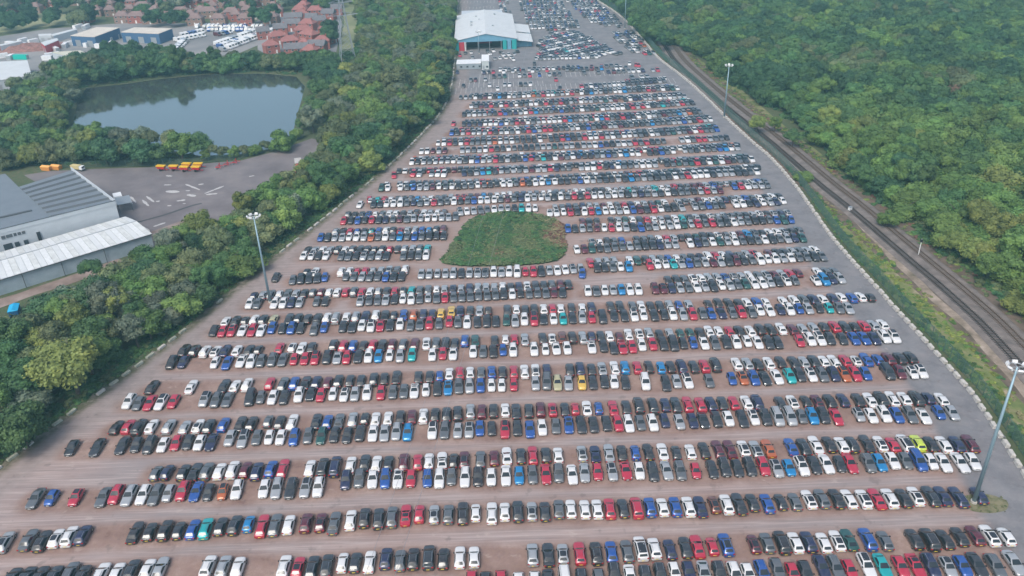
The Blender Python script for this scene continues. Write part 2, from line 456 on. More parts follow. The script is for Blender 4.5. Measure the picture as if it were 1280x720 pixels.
# --- palisade fence outside the blocks
M_FENCE = mat('fence_green', (0.06, 0.115, 0.10), 0.55)
def fence(line, h, label, grp, name='palisade_fence'):
    pts = resample(line, 3.0); root = empty(name, (0, 0, 0), 0, label, 'fence')
    mb = MB(); n = 15; L = 3.0
    for i in range(n):
        x = (i + 0.5) * L / n; w = 0.026
        mb.add([(x - w, 0, .06), (x + w, 0, .06), (x + w, 0, h - .12), (x, 0, h), (x - w, 0, h - .12), (x, 0.035, .06), (x, .035, h - .15)],
               [(0, 5, 6, 4), (5, 1, 2, 6), (4, 6, 3), (6, 2, 3)])
    mb.box(0, .04, .35, L, .09, .42); mb.box(0, .04, h - .5, L, .09, h - .43)
    pane = mb.mesh('fence_panel', M_FENCE)
    post = MB().box(-.05, .05, 0, .05, .15, h + .02).mesh('fence_post', M_FENCE)
    for a, b in zip(pts, pts[1:]):
        q = px_of((a.x, a.y, 0))
        if not (-40 < q[0] < 1330 and -10 < q[1] < 760): continue
        ang = math.atan2(b.y - a.y, b.x - a.x)
        link('fence_panel', pane, root, (a.x, a.y, 0), ang); link('fence_post', post, root, (a.x, a.y, 0), ang)
fence(offset(BLOCK_R, -2.2), 3.6, 'tall dark green palisade fence behind the right hand concrete blocks', None)
# ================================================================== CARS
PAINT = {  # letter: (base colour, word)
 'w': ((0.60, 0.60, 0.595), 'white'), 's': ((0.36, 0.375, 0.385), 'silver'), 'g': ((0.115, 0.128, 0.138), 'grey'),
 'd': ((0.032, 0.038, 0.045), 'dark grey'), 'k': ((0.014, 0.014, 0.016), 'black'), 'n': ((0.018, 0.026, 0.075), 'navy blue'),
 'b': ((0.014, 0.085, 0.33), 'blue'), 'c': ((0.012, 0.21, 0.46), 'bright sky blue'), 't': ((0.01, 0.36, 0.36), 'turquoise'),
 'r': ((0.38, 0.016, 0.042), 'red'), 'm': ((0.115, 0.014, 0.028), 'dark maroon'), 'o': ((0.46, 0.12, 0.04), 'orange'),
 'y': ((0.58, 0.37, 0.06), 'yellow'), 'l': ((0.46, 0.56, 0.05), 'lime green'), 'e': ((0.012, 0.085, 0.075), 'dark green'),
 'z': ((0.36, 0.34, 0.20), 'pale gold'), 'h': ((0.17, 0.055, 0.035), 'copper brown')}
def paint(k):
    nm = 'paint_' + PAINT[k][1].replace(' ', '_')
    if nm in MATS: return MATS[nm]
    g = NT(nm); col = PAINT[k][0]                     # paint under a thin uneven film of road dust
    dust = g.math('MULTIPLY', g.ramp(g.noise(2.2, 4), [(.35, (0, 0, 0)), (.75, (1, 1, 1))]), .16 if k in 'kdngebm' else .08)
    c = g.mix(dust, col, (0.30, 0.26, 0.23))
    g.b.inputs['Metallic'].default_value = .3 if k in 'sgdnbcmehto' else 0.0; g.b.inputs['Coat Weight'].default_value = 1.0; g.b.inputs['Coat Roughness'].default_value = .06
    return g.out(c, .32)
M_GLASS = mat('car_glass', (0.018, 0.025, 0.030), 0.06, 0.0, 0.0, .6)
M_ROOFK = mat('dark_roof', (0.025, 0.027, 0.032), 0.22, 0.0, 0.5)
M_STEEL0 = mat('bright_trim', (0.42, 0.43, 0.44), .3, .8)
M_TYRE = mat('tyre', (0.018, 0.018, 0.019), 0.85)
M_RIM = mat('rim', (0.33, 0.33, 0.34), 0.35, 0.8)
M_TRIM = mat('black_trim', (0.02, 0.02, 0.022), 0.6)
M_LAMP = mat('headlight_glass', (0.62, 0.64, 0.66), 0.12, 0.2, 0.5)
M_TAIL = mat('tail_light_red', (0.35, 0.012, 0.012), 0.2, 0.0, 0.6)
M_PLW = mat('plate_white', (0.72, 0.72, 0.70), 0.5); M_PLY = mat('plate_yellow', (0.72, 0.55, 0.06), 0.5)

# profiles: y runs nose (-) to tail (+).  (y, half width, sill z, waist z, deck z)
def body_profile(kind):
    if kind == 'hatch':   L, W, H, hood, belt, cab = 4.05, 1.76, 1.46, .92, .96, (-.62, -.02, 1.28, 1.86)
    elif kind == 'city':  L, W, H, hood, belt, cab = 3.6, 1.64, 1.50, .95, 1.0, (-.72, -.12, 1.2, 1.68)
    elif kind == 'suv':   L, W, H, hood, belt, cab = 4.4, 1.86, 1.66, 1.03, 1.1, (-.75, -.08, 1.5, 2.02)
    elif kind == 'saloon':L, W, H, hood, belt, cab = 4.65, 1.82, 1.43, .88, .95, (-.62, .12, 1.05, 1.72)
    elif kind == 'estate':L, W, H, hood, belt, cab = 4.7, 1.82, 1.48, .90, .97, (-.66, .08, 1.72, 2.2)
    elif kind == 'crossover': L, W, H, hood, belt, cab = 4.2, 1.80, 1.56, .98, 1.04, (-.66, .02, 1.3, 1.92)
    elif kind == 'coupe': L, W, H, hood, belt, cab = 4.45, 1.84, 1.33, .84, .90, (-.5, .28, .85, 1.85)
    else:                 L, W, H, hood, belt, cab = 4.85, 1.90, 1.80, 1.12, 1.2, (-1.15, -.3, 1.98, 2.3)
    cab = (cab[0] - .12, cab[1] + .08, cab[2], cab[3])
    h = L / 2
    st = [(-h, .66, .32, .52, .60), (-h + .07, .80, .24, .58, .74), (-h + .28, .92, .20, .66, hood - .10), (-h + .6, .975, .20, .74, hood - .03),
          (cab[0] - .25, 1.0, .19, .80, hood + .01), (cab[0], 1.0, .19, .86, belt), (cab[1], 1.0, .19, .88, belt), (.5, 1.0, .19, .89, belt + .01),
          (cab[2], .995, .19, .89, belt + .02)]
    tail = belt - .03 if kind == 'saloon' else belt
    if kind == 'saloon': st += [(cab[3], .98, .2, .86, tail + .03), (h - .3, .95, .22, .80, tail + .01), (h - .06, .88, .26, .74, tail - .06), (h, .78, .34, .62, tail - .25)]
    else: st += [(cab[3] - .03, .975, .21, .86, tail), (h - .1, .92, .24, .78, tail - .03), (h - .02, .86, .28, .66, tail - .2), (h, .80, .36, .56, .64)]
    st.sort(key=lambda s: s[0])
    return L, W, H, belt, cab, st
def car_meshes(kind):
    """the shapes of one body style: dict part -> MB"""
    L, W, H, belt, cab, st = body_profile(kind); hw = W / 2; P = {}
    b = MB(); k = 0; rings = []
    for (y, w, z0, zw, z1) in st:
        w *= hw
        half = [(w * .86, z0), (w * .98, z0 + .12), (w, (z0 + zw) / 2), (w * .985, zw), (w * .90, zw + (z1 - zw) * .75), (w * .62, z1 + .01), (0, z1 + .035)]
        rings.append([(x, y, z) for x, z in half] + [(-x, y, z) for x, z in half[-2::-1]])
    n = len(rings[0]); vs = [v for r in rings for v in r]; fs = []
    for i in range(len(rings) - 1):
        for j in range(n - 1):
            fs.append((i * n + j, i * n + j + 1, (i + 1) * n + j + 1, (i + 1) * n + j))
        fs.append((i * n + n - 1, i * n, (i + 1) * n, (i + 1) * n + n - 1))
    fs += [tuple(range(n))[::-1], tuple((len(rings) - 1) * n + j for j in range(n))]
    b.add(vs, fs)
    # cabin shell in body colour: base ring, shoulder ring, roof
    A, B_, C_, D = cab; wb = hw * .93; wt = hw * (.63 if kind != 'mpv' else .74); zb = belt - .01; zt = H
    zm = zb + (zt - zb) * .88; wm = wb + (wt - wb) * .82
    def rr(w, f, r_, z, c=.0):
        return [(w * .82, f, z), (w, f + .12, z), (w * 1.01, (f + r_) / 2, z + c), (w, r_ - .12, z), (w * .82, r_, z), (-w * .82, r_, z), (-w, r_ - .12, z), (-w * 1.01, (f + r_) / 2, z + c), (-w, f + .12, z), (-w * .82, f, z)]
    fA, fD = A, D
    r0 = rr(wb, A, D, zb); t = .86
    r1 = rr(wm, A + (B_ - A) * t, D + (C_ - D) * t, zm)
    r2 = rr(wt * .93, B_ + .06, C_ - .04, zt - .035); r3 = rr(wt * .6, B_ + .25, C_ - .3, zt)
    m = 10; vs = r0 + r1 + r2 + r3; fs = []
    for i in range(3):
        fs += [(i * m + j, i * m + (j + 1) % m, (i + 1) * m + (j + 1) % m, (i + 1) * m + j) for j in range(m)]
    fs += [tuple(range(3 * m, 4 * m))]
    b.add(vs, fs)
    # dark underside skirt
    P['body'] = b
    def lerp(a, c, u): return tuple(a[i] + (c[i] - a[i]) * u for i in range(3))
    def panel(p00, p10, p11, p01, inset, out, bulge=0.0):
        """glass pane set into a face: inset fractions, pushed out along the normal"""
        c = [Vector(p) for p in (p00, p10, p11, p01)]; nrm = (c[1] - c[0]).cross(c[3] - c[0]).normalized()
        def at(u, v): return c[0].lerp(c[1], u).lerp(c[3].lerp(c[2], u), v)
        iu, iv = inset; us = [iu, .5, 1 - iu]; vv = [iv, .5, 1 - iv]; vs = []
        for v in vv:
            for u in us: vs.append(at(u, v) + nrm * (out + bulge * (1 - abs(2 * u - 1))))
        return vs, [(r * 3 + q, r * 3 + q + 1, r * 3 + q + 4, r * 3 + q + 3) for r in range(2) for q in range(2)]
    f0l, f0r = (-wb * .93, A + .01, zb), (wb * .93, A + .01, zb); f1l, f1r = r1[9], r1[0]
    P['windscreen'] = MB().add(*panel(f0l, f0r, (wm * .86, f1r[1], zm + .01), (-wm * .86, f1l[1], zm + .01), (.02, .07), .03, .03))
    P['rear_window'] = MB().add(*panel((wb * .86, D - .01, zb + .02), (-wb * .86, D - .01, zb + .02), (-wm * .84, r1[4][1], zm), (wm * .84, r1[4][1], zm), (.05, .16), .025, .02))
    for s, nm in ((1, 'side_window'), (-1, 'side_window.R')):
        q = [(s * wb, A + .22, zb), (s * wb, D - .22, zb), (s * wm, r1[3][1] + .02, zm), (s * wm, r1[1][1] + .04, zm)]
        if s < 0: q = [q[1], q[0], q[3], q[2]]
        P[nm] = MB().add(*panel(*q, (.03, .10), .022, 0))
    # roof panel
    zt2 = zt + .006
    P['roof_panel'] = MB().add([(x * s, y, z) for s in (1, -1) for x, y, z in ((wt * .84, B_ + .09, zt - .012), (wt * .9, (B_ + C_) / 2, zt - .006), (wt * .84, C_ - .06, zt - .012))] +
                     [(0, B_ + .05, zt + .014), (0, (B_ + C_) / 2, zt + .03), (0, C_ - .02, zt + .014)],
                     [(0, 1, 7, 6), (1, 2, 8, 7), (6, 7, 4, 3), (7, 8, 5, 4)])
    wr = .33 if kind in ('suv', 'mpv') else .31; ax = L / 2 - (.78 if kind != 'city' else .62)
    for s in (1, -1):
        for y in (-ax, ax - .02):
            w = MB(); w.cyl((s * (hw - .20), y, wr), (s * (hw + .012), y, wr), wr, n=12, m=0); w.cyl((s * (hw + .012), y, wr), (s * (hw + .02), y, wr), wr * .62, n=8, m=1)
            P.setdefault('wheels', []).append(w)
        m_ = MB().box(hw * .97, A + .12, belt - .04, hw + .17, A + .30, belt + .12) if s > 0 else MB().box(-hw - .17, A + .12, belt - .04, -hw * .97, A + .30, belt + .12)
        P.setdefault('mirrors', []).append(m_)
        h = MB(); y0 = -L / 2
        h.add([(s * hw * .52, y0 + .015, .58), (s * hw * .80, y0 + .05, .60), (s * hw * .90, y0 + .30, .70), (s * hw * .80, y0 + .34, .80), (s * hw * .55, y0 + .10, .74)], [(0, 1, 2, 3, 4) if s > 0 else (4, 3, 2, 1, 0)])
        P.setdefault('headlights', []).append(h)
        t_ = MB(); y1 = L / 2; zt_ = belt - .30
        t_.box(min(s * hw * .60, s * hw * .93), y1 - .16, zt_, max(s * hw * .60, s * hw * .93), y1 + .012, zt_ + .16)
        P.setdefault('tails', []).append(t_)
    P['rails'] = []
    for s in (1, -1): P['rails'].append(MB().box(min(s * wt * .84, s * wt * .92), B_ + .2, zt - .01, max(s * wt * .84, s * wt * .92), C_ - .15, zt + .05))
    P['number_plate'] = MB().box(-.26, L / 2 - .02, .50, .26, L / 2 + .02, .61)
    P['front_plate'] = MB().box(-.26, -L / 2 - .02, .36, .26, -L / 2 + .03, .47)
    P['grille'] = MB().box(-hw * .42, -L / 2 - .006, .46, hw * .42, -L / 2 + .05, .60)
    return P, L
KINDS = ['hatch', 'city', 'suv', 'saloon', 'estate', 'mpv', 'crossover', 'coupe']
SHAPE = {k: car_meshes(k) for k in KINDS}
def orient(me):
    bm = bmesh.new(); bm.from_mesh(me); bmesh.ops.recalc_face_normals(bm, faces=bm.faces); bm.to_mesh(me); bm.free(); return me
PARTM = {}
def part_mesh(kind, part, key=None):
    k = (kind, part, key)
    if k in PARTM: return PARTM[k]
    P, L = SHAPE[kind]
    if part in ('wheels0', 'wheels1', 'wheels2', 'wheels3'): me = orient(P['wheels'][int(part[-1])].mesh('wheel', [M_TYRE, M_RIM]))
    elif part.startswith('mirrors'): me = orient(P['mirrors'][int(part[-1])].mesh('door_mirror', M_TRIM))
    elif part.startswith('rails'): me = orient(P['rails'][int(part[-1])].mesh('roof_rail', M_STEEL0))
    elif part.startswith('headlights'): me = P['headlights'][int(part[-1])].mesh('headlight', M_LAMP)
    elif part.startswith('tails'): me = orient(P['tails'][int(part[-1])].mesh('tail_light', M_TAIL))
    elif part == 'body': me = orient(P['body'].mesh('body', paint(key), True)); smooth_angle(me)
    else: me = P[part].mesh(part.split('.')[0], {'windscreen': M_GLASS, 'rear_window': M_GLASS, 'side_window': M_GLASS, 'side_window.R': M_GLASS, 'roof_panel': M_ROOFK, 'number_plate': M_PLY, 'front_plate': M_PLW, 'grille': M_TRIM}[part], True)
    PARTM[k] = me; return me
def smooth_angle(me):
    me.polygons.foreach_set('use_smooth', [True] * len(me.polygons))
    bm = bmesh.new(); bm.from_mesh(me)
    for e in bm.edges:
        if len(e.link_faces) == 2 and e.calc_face_angle(0) > R(50): e.smooth = False
    bm.to_mesh(me); bm.free()
BASE = ['windscreen', 'rear_window', 'side_window', 'side_window.R', 'wheels0', 'wheels1', 'wheels2', 'wheels3', 'mirrors0', 'mirrors1', 'headlights0', 'headlights1', 'tails0', 'tails1', 'number_plate', 'front_plate', 'grille']
NAMES = {'windscreen': 'windscreen', 'rear_window': 'rear_window', 'side_window': 'side_window', 'side_window.R': 'side_window', 'number_plate': 'number_plate', 'front_plate': 'number_plate', 'grille': 'grille', 'roof_panel': 'roof_panel', 'body': 'body'}
def part_name(p): return NAMES.get(p) or {'wh': 'wheel', 'mi': 'door_mirror', 'he': 'headlight', 'ta': 'tail_light'}[p[:2]]
PROTO = {}
def proto(kind, col, dark):
    k = (kind, col, dark)
    if k not in PROTO:
        PROTO[k] = [('body', part_mesh(kind, 'body', col))] + [(part_name(p), part_mesh(kind, p)) for p in BASE] + ([('roof_panel', part_mesh(kind, 'roof_panel'))] if dark else []) + ([('roof_rail', part_mesh(kind, 'rails0')), ('roof_rail', part_mesh(kind, 'rails1'))] if kind in ('suv', 'estate', 'mpv') else [])
    return PROTO[k]
def place_car(x, y, ang, kind, col, dark, label, sc=(1, 1, 1)):
    r = empty('parked_car', (x, y, 0.034), ang, label, 'car', 'cars parked in rows on the gravel car park'); r.scale = sc
    for nm, me in proto(kind, col, dark):
        o = bpy.data.objects.new(nm, me); COL.objects.link(o); o.parent = r
    return r

# ------------------------------------------------------------------ survey of the near rows (6x crops; x,y,colour; capital = dark roof)
OX = {'T': (0, 213, 426, 639, 852, 1065), 'V': (130, 343, 556, 769, 982)}
OY = {'T': 600, 'U': 490, 'V': 380}
ROWS = [
 ('F', 'T3 980,770r 1085,775d 1205,770r|T4 55,778w 175,772w 280,768d 405,758w 530,758d 660,752g 775,712d 893,735w 1010,735d 1120,718d 1225,695w|T5 55,690n 170,705s 285,705d 400,710w 500,705w 610,700b 720,680g 840,700r 930,700d 1050,655n 1165,660g 1255,672r|T6 110,645W 230,650t 365,650r 480,650R 590,645n 720,655S 830,645b 940,640d 1075,650g 1215,625s'),
 ('R', 'T1 90,755d 200,750d 300,735k 410,728d 530,700g 620,725k 760,708w 880,700w 990,682d 1110,672w 1200,672s|T2 285,652w 400,652s 510,657w 855,650w 960,655R 1065,660d 1175,645d|T3 15,622w 110,622d 217,615w 340,592n 445,605g 545,592k 660,582d 770,592k 893,582w 1000,580w|T4 160,562s 278,562d 387,557S 513,552r 637,552k 750,542b 868,537g 970,517W 1073,515w 1190,522n|T5 30,507d 115,500r 228,500r 330,487B 540,482M 640,475g 750,472k 852,472w 950,465n 1065,472w 1170,455W|T6 -28,450e 115,447b 245,457g 465,447k 580,450k 695,447k 805,427k 920,417m 1030,417W 1155,427w'),
 ('R', 'T1 40,468S 215,452g 320,460k 425,440W 525,425w 625,415n 1015,395k 1125,390k 1240,380k|T2 65,382d 170,372b 268,365t 378,350d 485,342d 590,332c 690,345r 785,340g 890,337w 1020,325m 1128,320M 1230,325g|T3 75,302w 180,287k 285,292d 385,280g 488,265R 590,257r 700,260S 808,260g 915,250k 1012,247w 1133,250w 1230,240w|T4 50,237d 155,237S 253,237d 357,220g 447,217w 552,222w 645,220w 738,217r 838,215d 940,212r 1040,207b 1135,205w 1230,202b|T5 50,202w 140,202n 242,187H 335,185w 430,182d 530,172d 640,177b 742,167d 848,165g 953,147W 1050,142g 1160,142k|T6 -25,143w 85,145W 185,142r 280,140w 385,137k 475,122W 590,122d 680,122n 795,130n 950,117n'),
 ('F', 'T1 270,140g 390,137b 570,132R 775,130g 875,112r 970,117s 1075,110w 1170,112g|T2 -10,103s 95,87r 195,87b 290,95d 395,90O 500,72w 705,65w 800,62s 905,62d 1015,60S 1112,57w|U3 40,662n 140,650g 240,652w 335,650b 430,650W 527,650r 650,647b 740,652w 830,637g 932,637w 1030,637k 1128,637w 1238,627w|U4 60,627c 160,620g 260,617r 355,612g 457,620w 550,607s 648,600r 757,600S 860,592r 960,592w 1062,600d 1165,590s|U5 -12,592g 105,592r 228,582d 320,567d 418,572d 510,562d 612,560r 712,575S 805,570c 900,557W 995,547d 1085,542w 1190,542d|U6 -20,535r 120,537g 205,530c 303,517w 400,517g 495,517b 590,525w 685,530w 810,530w 905,522w'),
 ('R', 'U1 1175,612g|U2 -25,605n 100,605d 185,602d 275,597g 370,597w 470,587w 565,587m 650,597n 757,582b 845,577r 1048,575w 1145,570k|U3 -40,562n 75,552w 180,537d 268,542w 358,542d 473,530m 578,527r 662,520w 760,517W 847,517k 925,512M 1048,510g 1150,497m 1245,482w|U4 73,482d 162,477r 260,477d 352,477w 530,465S 630,467n 733,462s 830,462k 930,457b 1027,450k 1135,450w 1237,460d|U5 65,450w 168,440k 272,432m 362,432m 463,427W 557,430S 650,425o 820,415b 915,415d 1005,400w 1105,395k 1205,402w|U6 -10,398d 110,390k 210,390W 303,400r 395,392W 490,387l 590,392k 685,397w 785,392n 885,387m'),
 ('F', 'U1 540,420d 730,417d 920,402d 1025,397d 1125,400d 1225,397w|U2 45,382r 135,377d 220,382w 310,377n 450,347s 547,350S 650,342g 743,342w 830,342w 930,342b 1035,330g 1135,330e 1232,322d|U3 50,327d 145,312d 242,307w 328,307s 418,297s 503,305c 688,292W 780,287g 878,290s 963,287S 1043,272b 1132,277d 1232,282R|U4 45,272d 140,280b 232,267w 335,257g 432,247B 525,247d 617,247d 715,237d 800,237r 880,237w 968,232g 1060,232w 1150,217n|U5 -18,225s 82,217n 162,212d 262,207d 350,200w 455,202d 540,192W 630,192d 718,190s 812,187s 900,187g 980,182c 1062,177d 1160,187r|U6 50,172S 143,178w 240,167w 335,175b 435,172g 537,180w 650,155b 750,157s'),
 ('R', 'U1 875,267k 965,262r 1045,267k 1140,260w 1268,262s|U2 110,267s 210,257W 290,262d 400,247b 525,242k 610,242k 735,222g 820,232k 915,227w 1095,222d 1180,227b|U3 -12,222g 90,210s 180,202d 262,205w 355,200w 447,192k 533,187m 620,182w 707,172k 793,172d 877,162d 972,147s 1058,147m 1145,142k 1233,137w|U4 37,147d 132,142d 220,132m 310,132R 402,132d 480,127r 567,122w 655,122b 765,122r 862,117d 955,102d 1062,107d 1155,97n 1235,97d|U5 45,92r 140,97r 220,92n 305,87d 390,82r 485,82w 565,82n 740,87d 830,77W 930,72k 1015,72M 1110,72k 1210,62n|U6 45,62k 135,62w 215,57k 300,52w 390,52w 480,52k 570,47n 670,57w'),
 ('F', 'U1 970,72w 1040,87g 1125,82r 1210,77W|U2 25,72r 260,57S 345,62g 430,57g 600,45d 680,42g 770,42w 855,42d|V2 185,682w 275,672d 350,682r 440,677w 525,682W 605,677s 695,667w 800,667r 890,662g 972,657g 1050,652W 1137,647w 1222,637d|V3 25,627C 105,617g 185,617s 268,612b 350,612w 427,612w 517,607r 680,597s 765,587g 845,592z 928,592s 1028,592y 1110,592d 1197,582d|V4 -8,582w 77,592d 225,587w 380,597d 460,582s 543,577W 703,577g 875,562b 957,557O 1040,557b 1125,557d 1213,547w|V5 30,542t 105,532d 190,532W 275,532g 360,527n 440,527O 520,527r 600,522b 765,512d 855,512m 950,517W 1015,507W'),
 ('R', 'V1 360,625k 655,622w 900,617d 985,617w 1075,607w 1245,597r|V2 65,602g 150,597b 235,592d 315,592n 400,592m 480,582d 567,577d 650,577d 745,567d 825,562k 915,552k 1080,552d 1165,547d 1240,542b|V3 35,527w 113,522r 190,517w 272,517g 352,512b 432,512d 518,512r 598,507w 680,502W 765,497n 937,497d 1015,492n 1100,492d 1180,487S|V4 -5,480w 73,477c 165,477r 252,472k 343,477c 415,472k 497,472n 588,472d 668,467r 750,457d 910,452w 990,452s 1070,452k 1150,447w 1240,437k|V5 60,442d 135,437s 210,432d 285,432w 362,432w 445,427r 525,427W 605,417b 690,417b 770,412m 855,407k 935,402k'),
 ('F', 'V1 510,440k 595,437n 835,442w 925,442b 1030,427w 1105,432w 1180,427g|V2 -15,420g 65,417g 150,417r 230,412r 308,407R 395,402d 473,402s 545,402r 630,392d 707,392w 782,392c 865,387w 943,392s 1033,382t 1185,382w|V3 -15,372r 62,372w 213,357w 288,357g 363,357k 437,347b 513,347w 670,342w 755,342w 835,332w 917,332w 1102,322W 1190,317d|V4 -12,332d 55,327r 128,322r 200,307w 280,302r 360,302d 437,302d 510,297d 585,292b 665,292w 748,292g 833,287d 907,287w 988,282w 1067,287w 1150,292d 1220,292d|V5 105,277r 183,267w 258,262W 332,262d 425,262d 512,262b 588,257b 665,257n 740,247w 812,247W'),
 ('R', 'V1 600,347k 680,352k 760,357w 840,357W 910,352n 1000,352w 1090,347d 1160,347k|V2 40,332r 135,327W 205,332w 280,327d 443,312d 517,317r 590,317b 667,317k 738,312r 808,312k 883,307m 965,307g 1050,302m 1140,297W 1212,297g|V3 5,295d 75,297d 150,277b 228,277e 373,277d 455,267w 522,267r 600,267s 735,262d 805,262W 880,252h 957,252k 1035,252s 1100,242n 1168,242d 1235,242w|V4 30,247m 100,232w 180,227W 252,222s 333,232k 408,222s 487,222e 560,217e 635,222k 703,207w 775,207w 855,207r 930,207k 1010,207w 1085,192k 1165,192k|V5 -35,185w 50,192m 125,187s 205,177s 285,172d 365,172r 445,172d 515,172k 585,162r 655,162s 725,157w'),
 ('F', 'V1 825,202k 890,207r 960,202R 1040,197w 1113,197r 1180,197w|V2 -15,180b 60,187d 130,182b 200,182d 300,192g 375,177b 515,172d 585,172d 657,162w 725,167W 795,162r 868,157d 943,152w 1022,162g 1092,152g 1163,147r 1235,147g|V3 35,132r 98,137g 168,137w 243,137d 315,132d 383,132d 463,122e 527,127s 598,117w 670,117R 740,112d 815,112w 887,112t 957,107d 1030,102s 1102,102r 1183,102d|V4 -10,87d 68,87d 140,87W 212,82w 292,87d 367,82d 430,77w 508,77s 580,77r 655,72g 720,72b 797,67n 880,67g 945,62r 1023,62g 1083,47w 1157,47w|V5 -40,42n 30,42w 100,37b 170,37s 250,32d 325,32t 400,32g 470,32s'),
 ('R', 'V1 915,132w 990,127d 1060,127k 1130,122w 1195,122d|V2 -5,117z 35,112w 110,112d 180,112d 250,112k 325,117k 395,107w 462,107s 540,102w 610,97s 683,92n 760,87w 830,87k 897,87d 970,82b 1045,82o 1117,77n 1185,77n 1250,72y|V3 50,57y 115,52n 190,52d 260,52s 327,52k 468,47d 537,42w 603,47d 670,42d 742,42w 808,37r 870,37w 950,32d 1030,32w 1100,27n 1243,22d|V4 35,17d 130,22g 195,17w 265,17k 335,17d 405,12s 475,7b 550,7s 695,2k 770,-3k 850,-3k 925,-3k 985,-8w 1060,-13b 1125,-14w|V5 -20,-20w 60,-26w 130,-32g 205,-33n 275,-36w 350,-44n 415,-50w 495,-46b 560,-53w 635,-50k'),
]
ROWNAMES = ['bottom row cut by the frame edge', 'second row from the bottom', 'third row from the bottom', 'fourth row from the bottom', 'fifth row from the bottom',
            'sixth row from the bottom', 'seventh row from the bottom']
def ordw(n): return str(n) + ('th' if 10 < n % 100 < 14 else {1: 'st', 2: 'nd', 3: 'rd'}.get(n % 10, 'th'))
CS = 1.10
CARS = []      # dicts: x, y, ang, col, dark, row, kind
def row_angle(pts, i):
    """direction of the row near car i, smoothed"""
    a = pts[max(0, i - 7)]; b = pts[min(len(pts) - 1, i + 7)]
    return math.atan2(b[1] - a[1], b[0] - a[0])
for ri, (face, txt) in enumerate(ROWS):
    cars = []
    for blk in txt.split('|'):
        tk = blk.split(); t = tk[0]; ox = (OX['V'] if t[0] == 'V' else OX['T'])[int(t[1]) - 1]; oy = OY[t[0]]
        for w in tk[1:]:
            xx, rest = w.split(','); c = rest[-1]; yy = float(rest[:-1])
            p = G(ox + float(xx) / 6, oy + yy / 6, 0.65); cars.append([p.x, p.y, c.lower(), c.isupper()])
    cars.sort(key=lambda c: c[0])
    out = []
    for c in cars:
        if out and c[0] - out[-1][0] < 1.5: continue
        out.append(c)
    # even out tight spots so that doors do not overlap
    for _ in range(3):
        for i in range(1, len(out)):
            gdx = out[i][0] - out[i - 1][0]
            if gdx < 2.2: out[i][0] += (2.2 - gdx) / 2; out[i - 1][0] -= (2.2 - gdx) / 2
    for i, c in enumerate(out):
        a = row_angle(out, i)
        rr_ = random.Random(ri * 1000 + i)
        if c[0] - (out[i - 1][0] if i else -99) > 2.35 and (out[i + 1][0] if i < len(out) - 1 else 99) - c[0] > 2.35:
            kind = rr_.choices(KINDS, (24, 8, 22, 11, 10, 5, 16, 4))[0]
        else: kind = rr_.choices(KINDS, (30, 14, 15, 11, 8, 2, 16, 4))[0]
        CARS.append(dict(x=c[0], y=c[1], ang=a + (0 if face == 'F' else math.pi) + R(rr_.uniform(-1.6, 1.6)), col=c[2], dark=c[3], row=ri, i=i + 1, kind=kind, n=len(out)))
    ROW_LINES.append([(c[0], c[1]) for c in out[::3]] + [(out[-1][0], out[-1][1])])
for i, c in enumerate(CARS): c['d'] = c['y']
NEAR = sorted(range(len(CARS)), key=lambda i: (CARS[i]['row'] , CARS[i]['y']))
NEAR = [i for i in NEAR if -12 < px_of((CARS[i]['x'], CARS[i]['y'], 0))[0] < 1292 and px_of((CARS[i]['x'], CARS[i]['y'], 1.2))[1] < 724][:300]
SET_NEAR = set(NEAR)
for k in NEAR:
    c = CARS[k]; nb = []
    for j in (k - 1, k + 1):
        if 0 <= j < len(CARS) and CARS[j]['row'] == c['row']: nb.append(('right of' if j < k else 'left of', PAINT[CARS[j]['col']][1]))
    lab = PAINT[c['col']][1] + ' car' + (' with dark roof' if c['dark'] else '')
    lab += f", {ordw(c['i'])} from the left in the {ROWNAMES[c['row']].replace(' cut by the frame edge', ', cut by the frame').replace('row,', 'row,')}" if False else f", {ordw(c['i'])} from left, {ROWNAMES[c['row']]}"
    if len(lab.split()) <= 12 and nb: lab += f", beside a {nb[0][1]} one"
    s, s2 = random.Random(k).uniform(.93, 1.05), random.Random(k + 7).uniform(.95, 1.05)
    place_car(c['x'], c['y'], c['ang'], c['kind'], c['col'], c['dark'], ' '.join(lab.split()[:16]), (CS, CS * 1.09 * s, CS * 1.03 * s2))
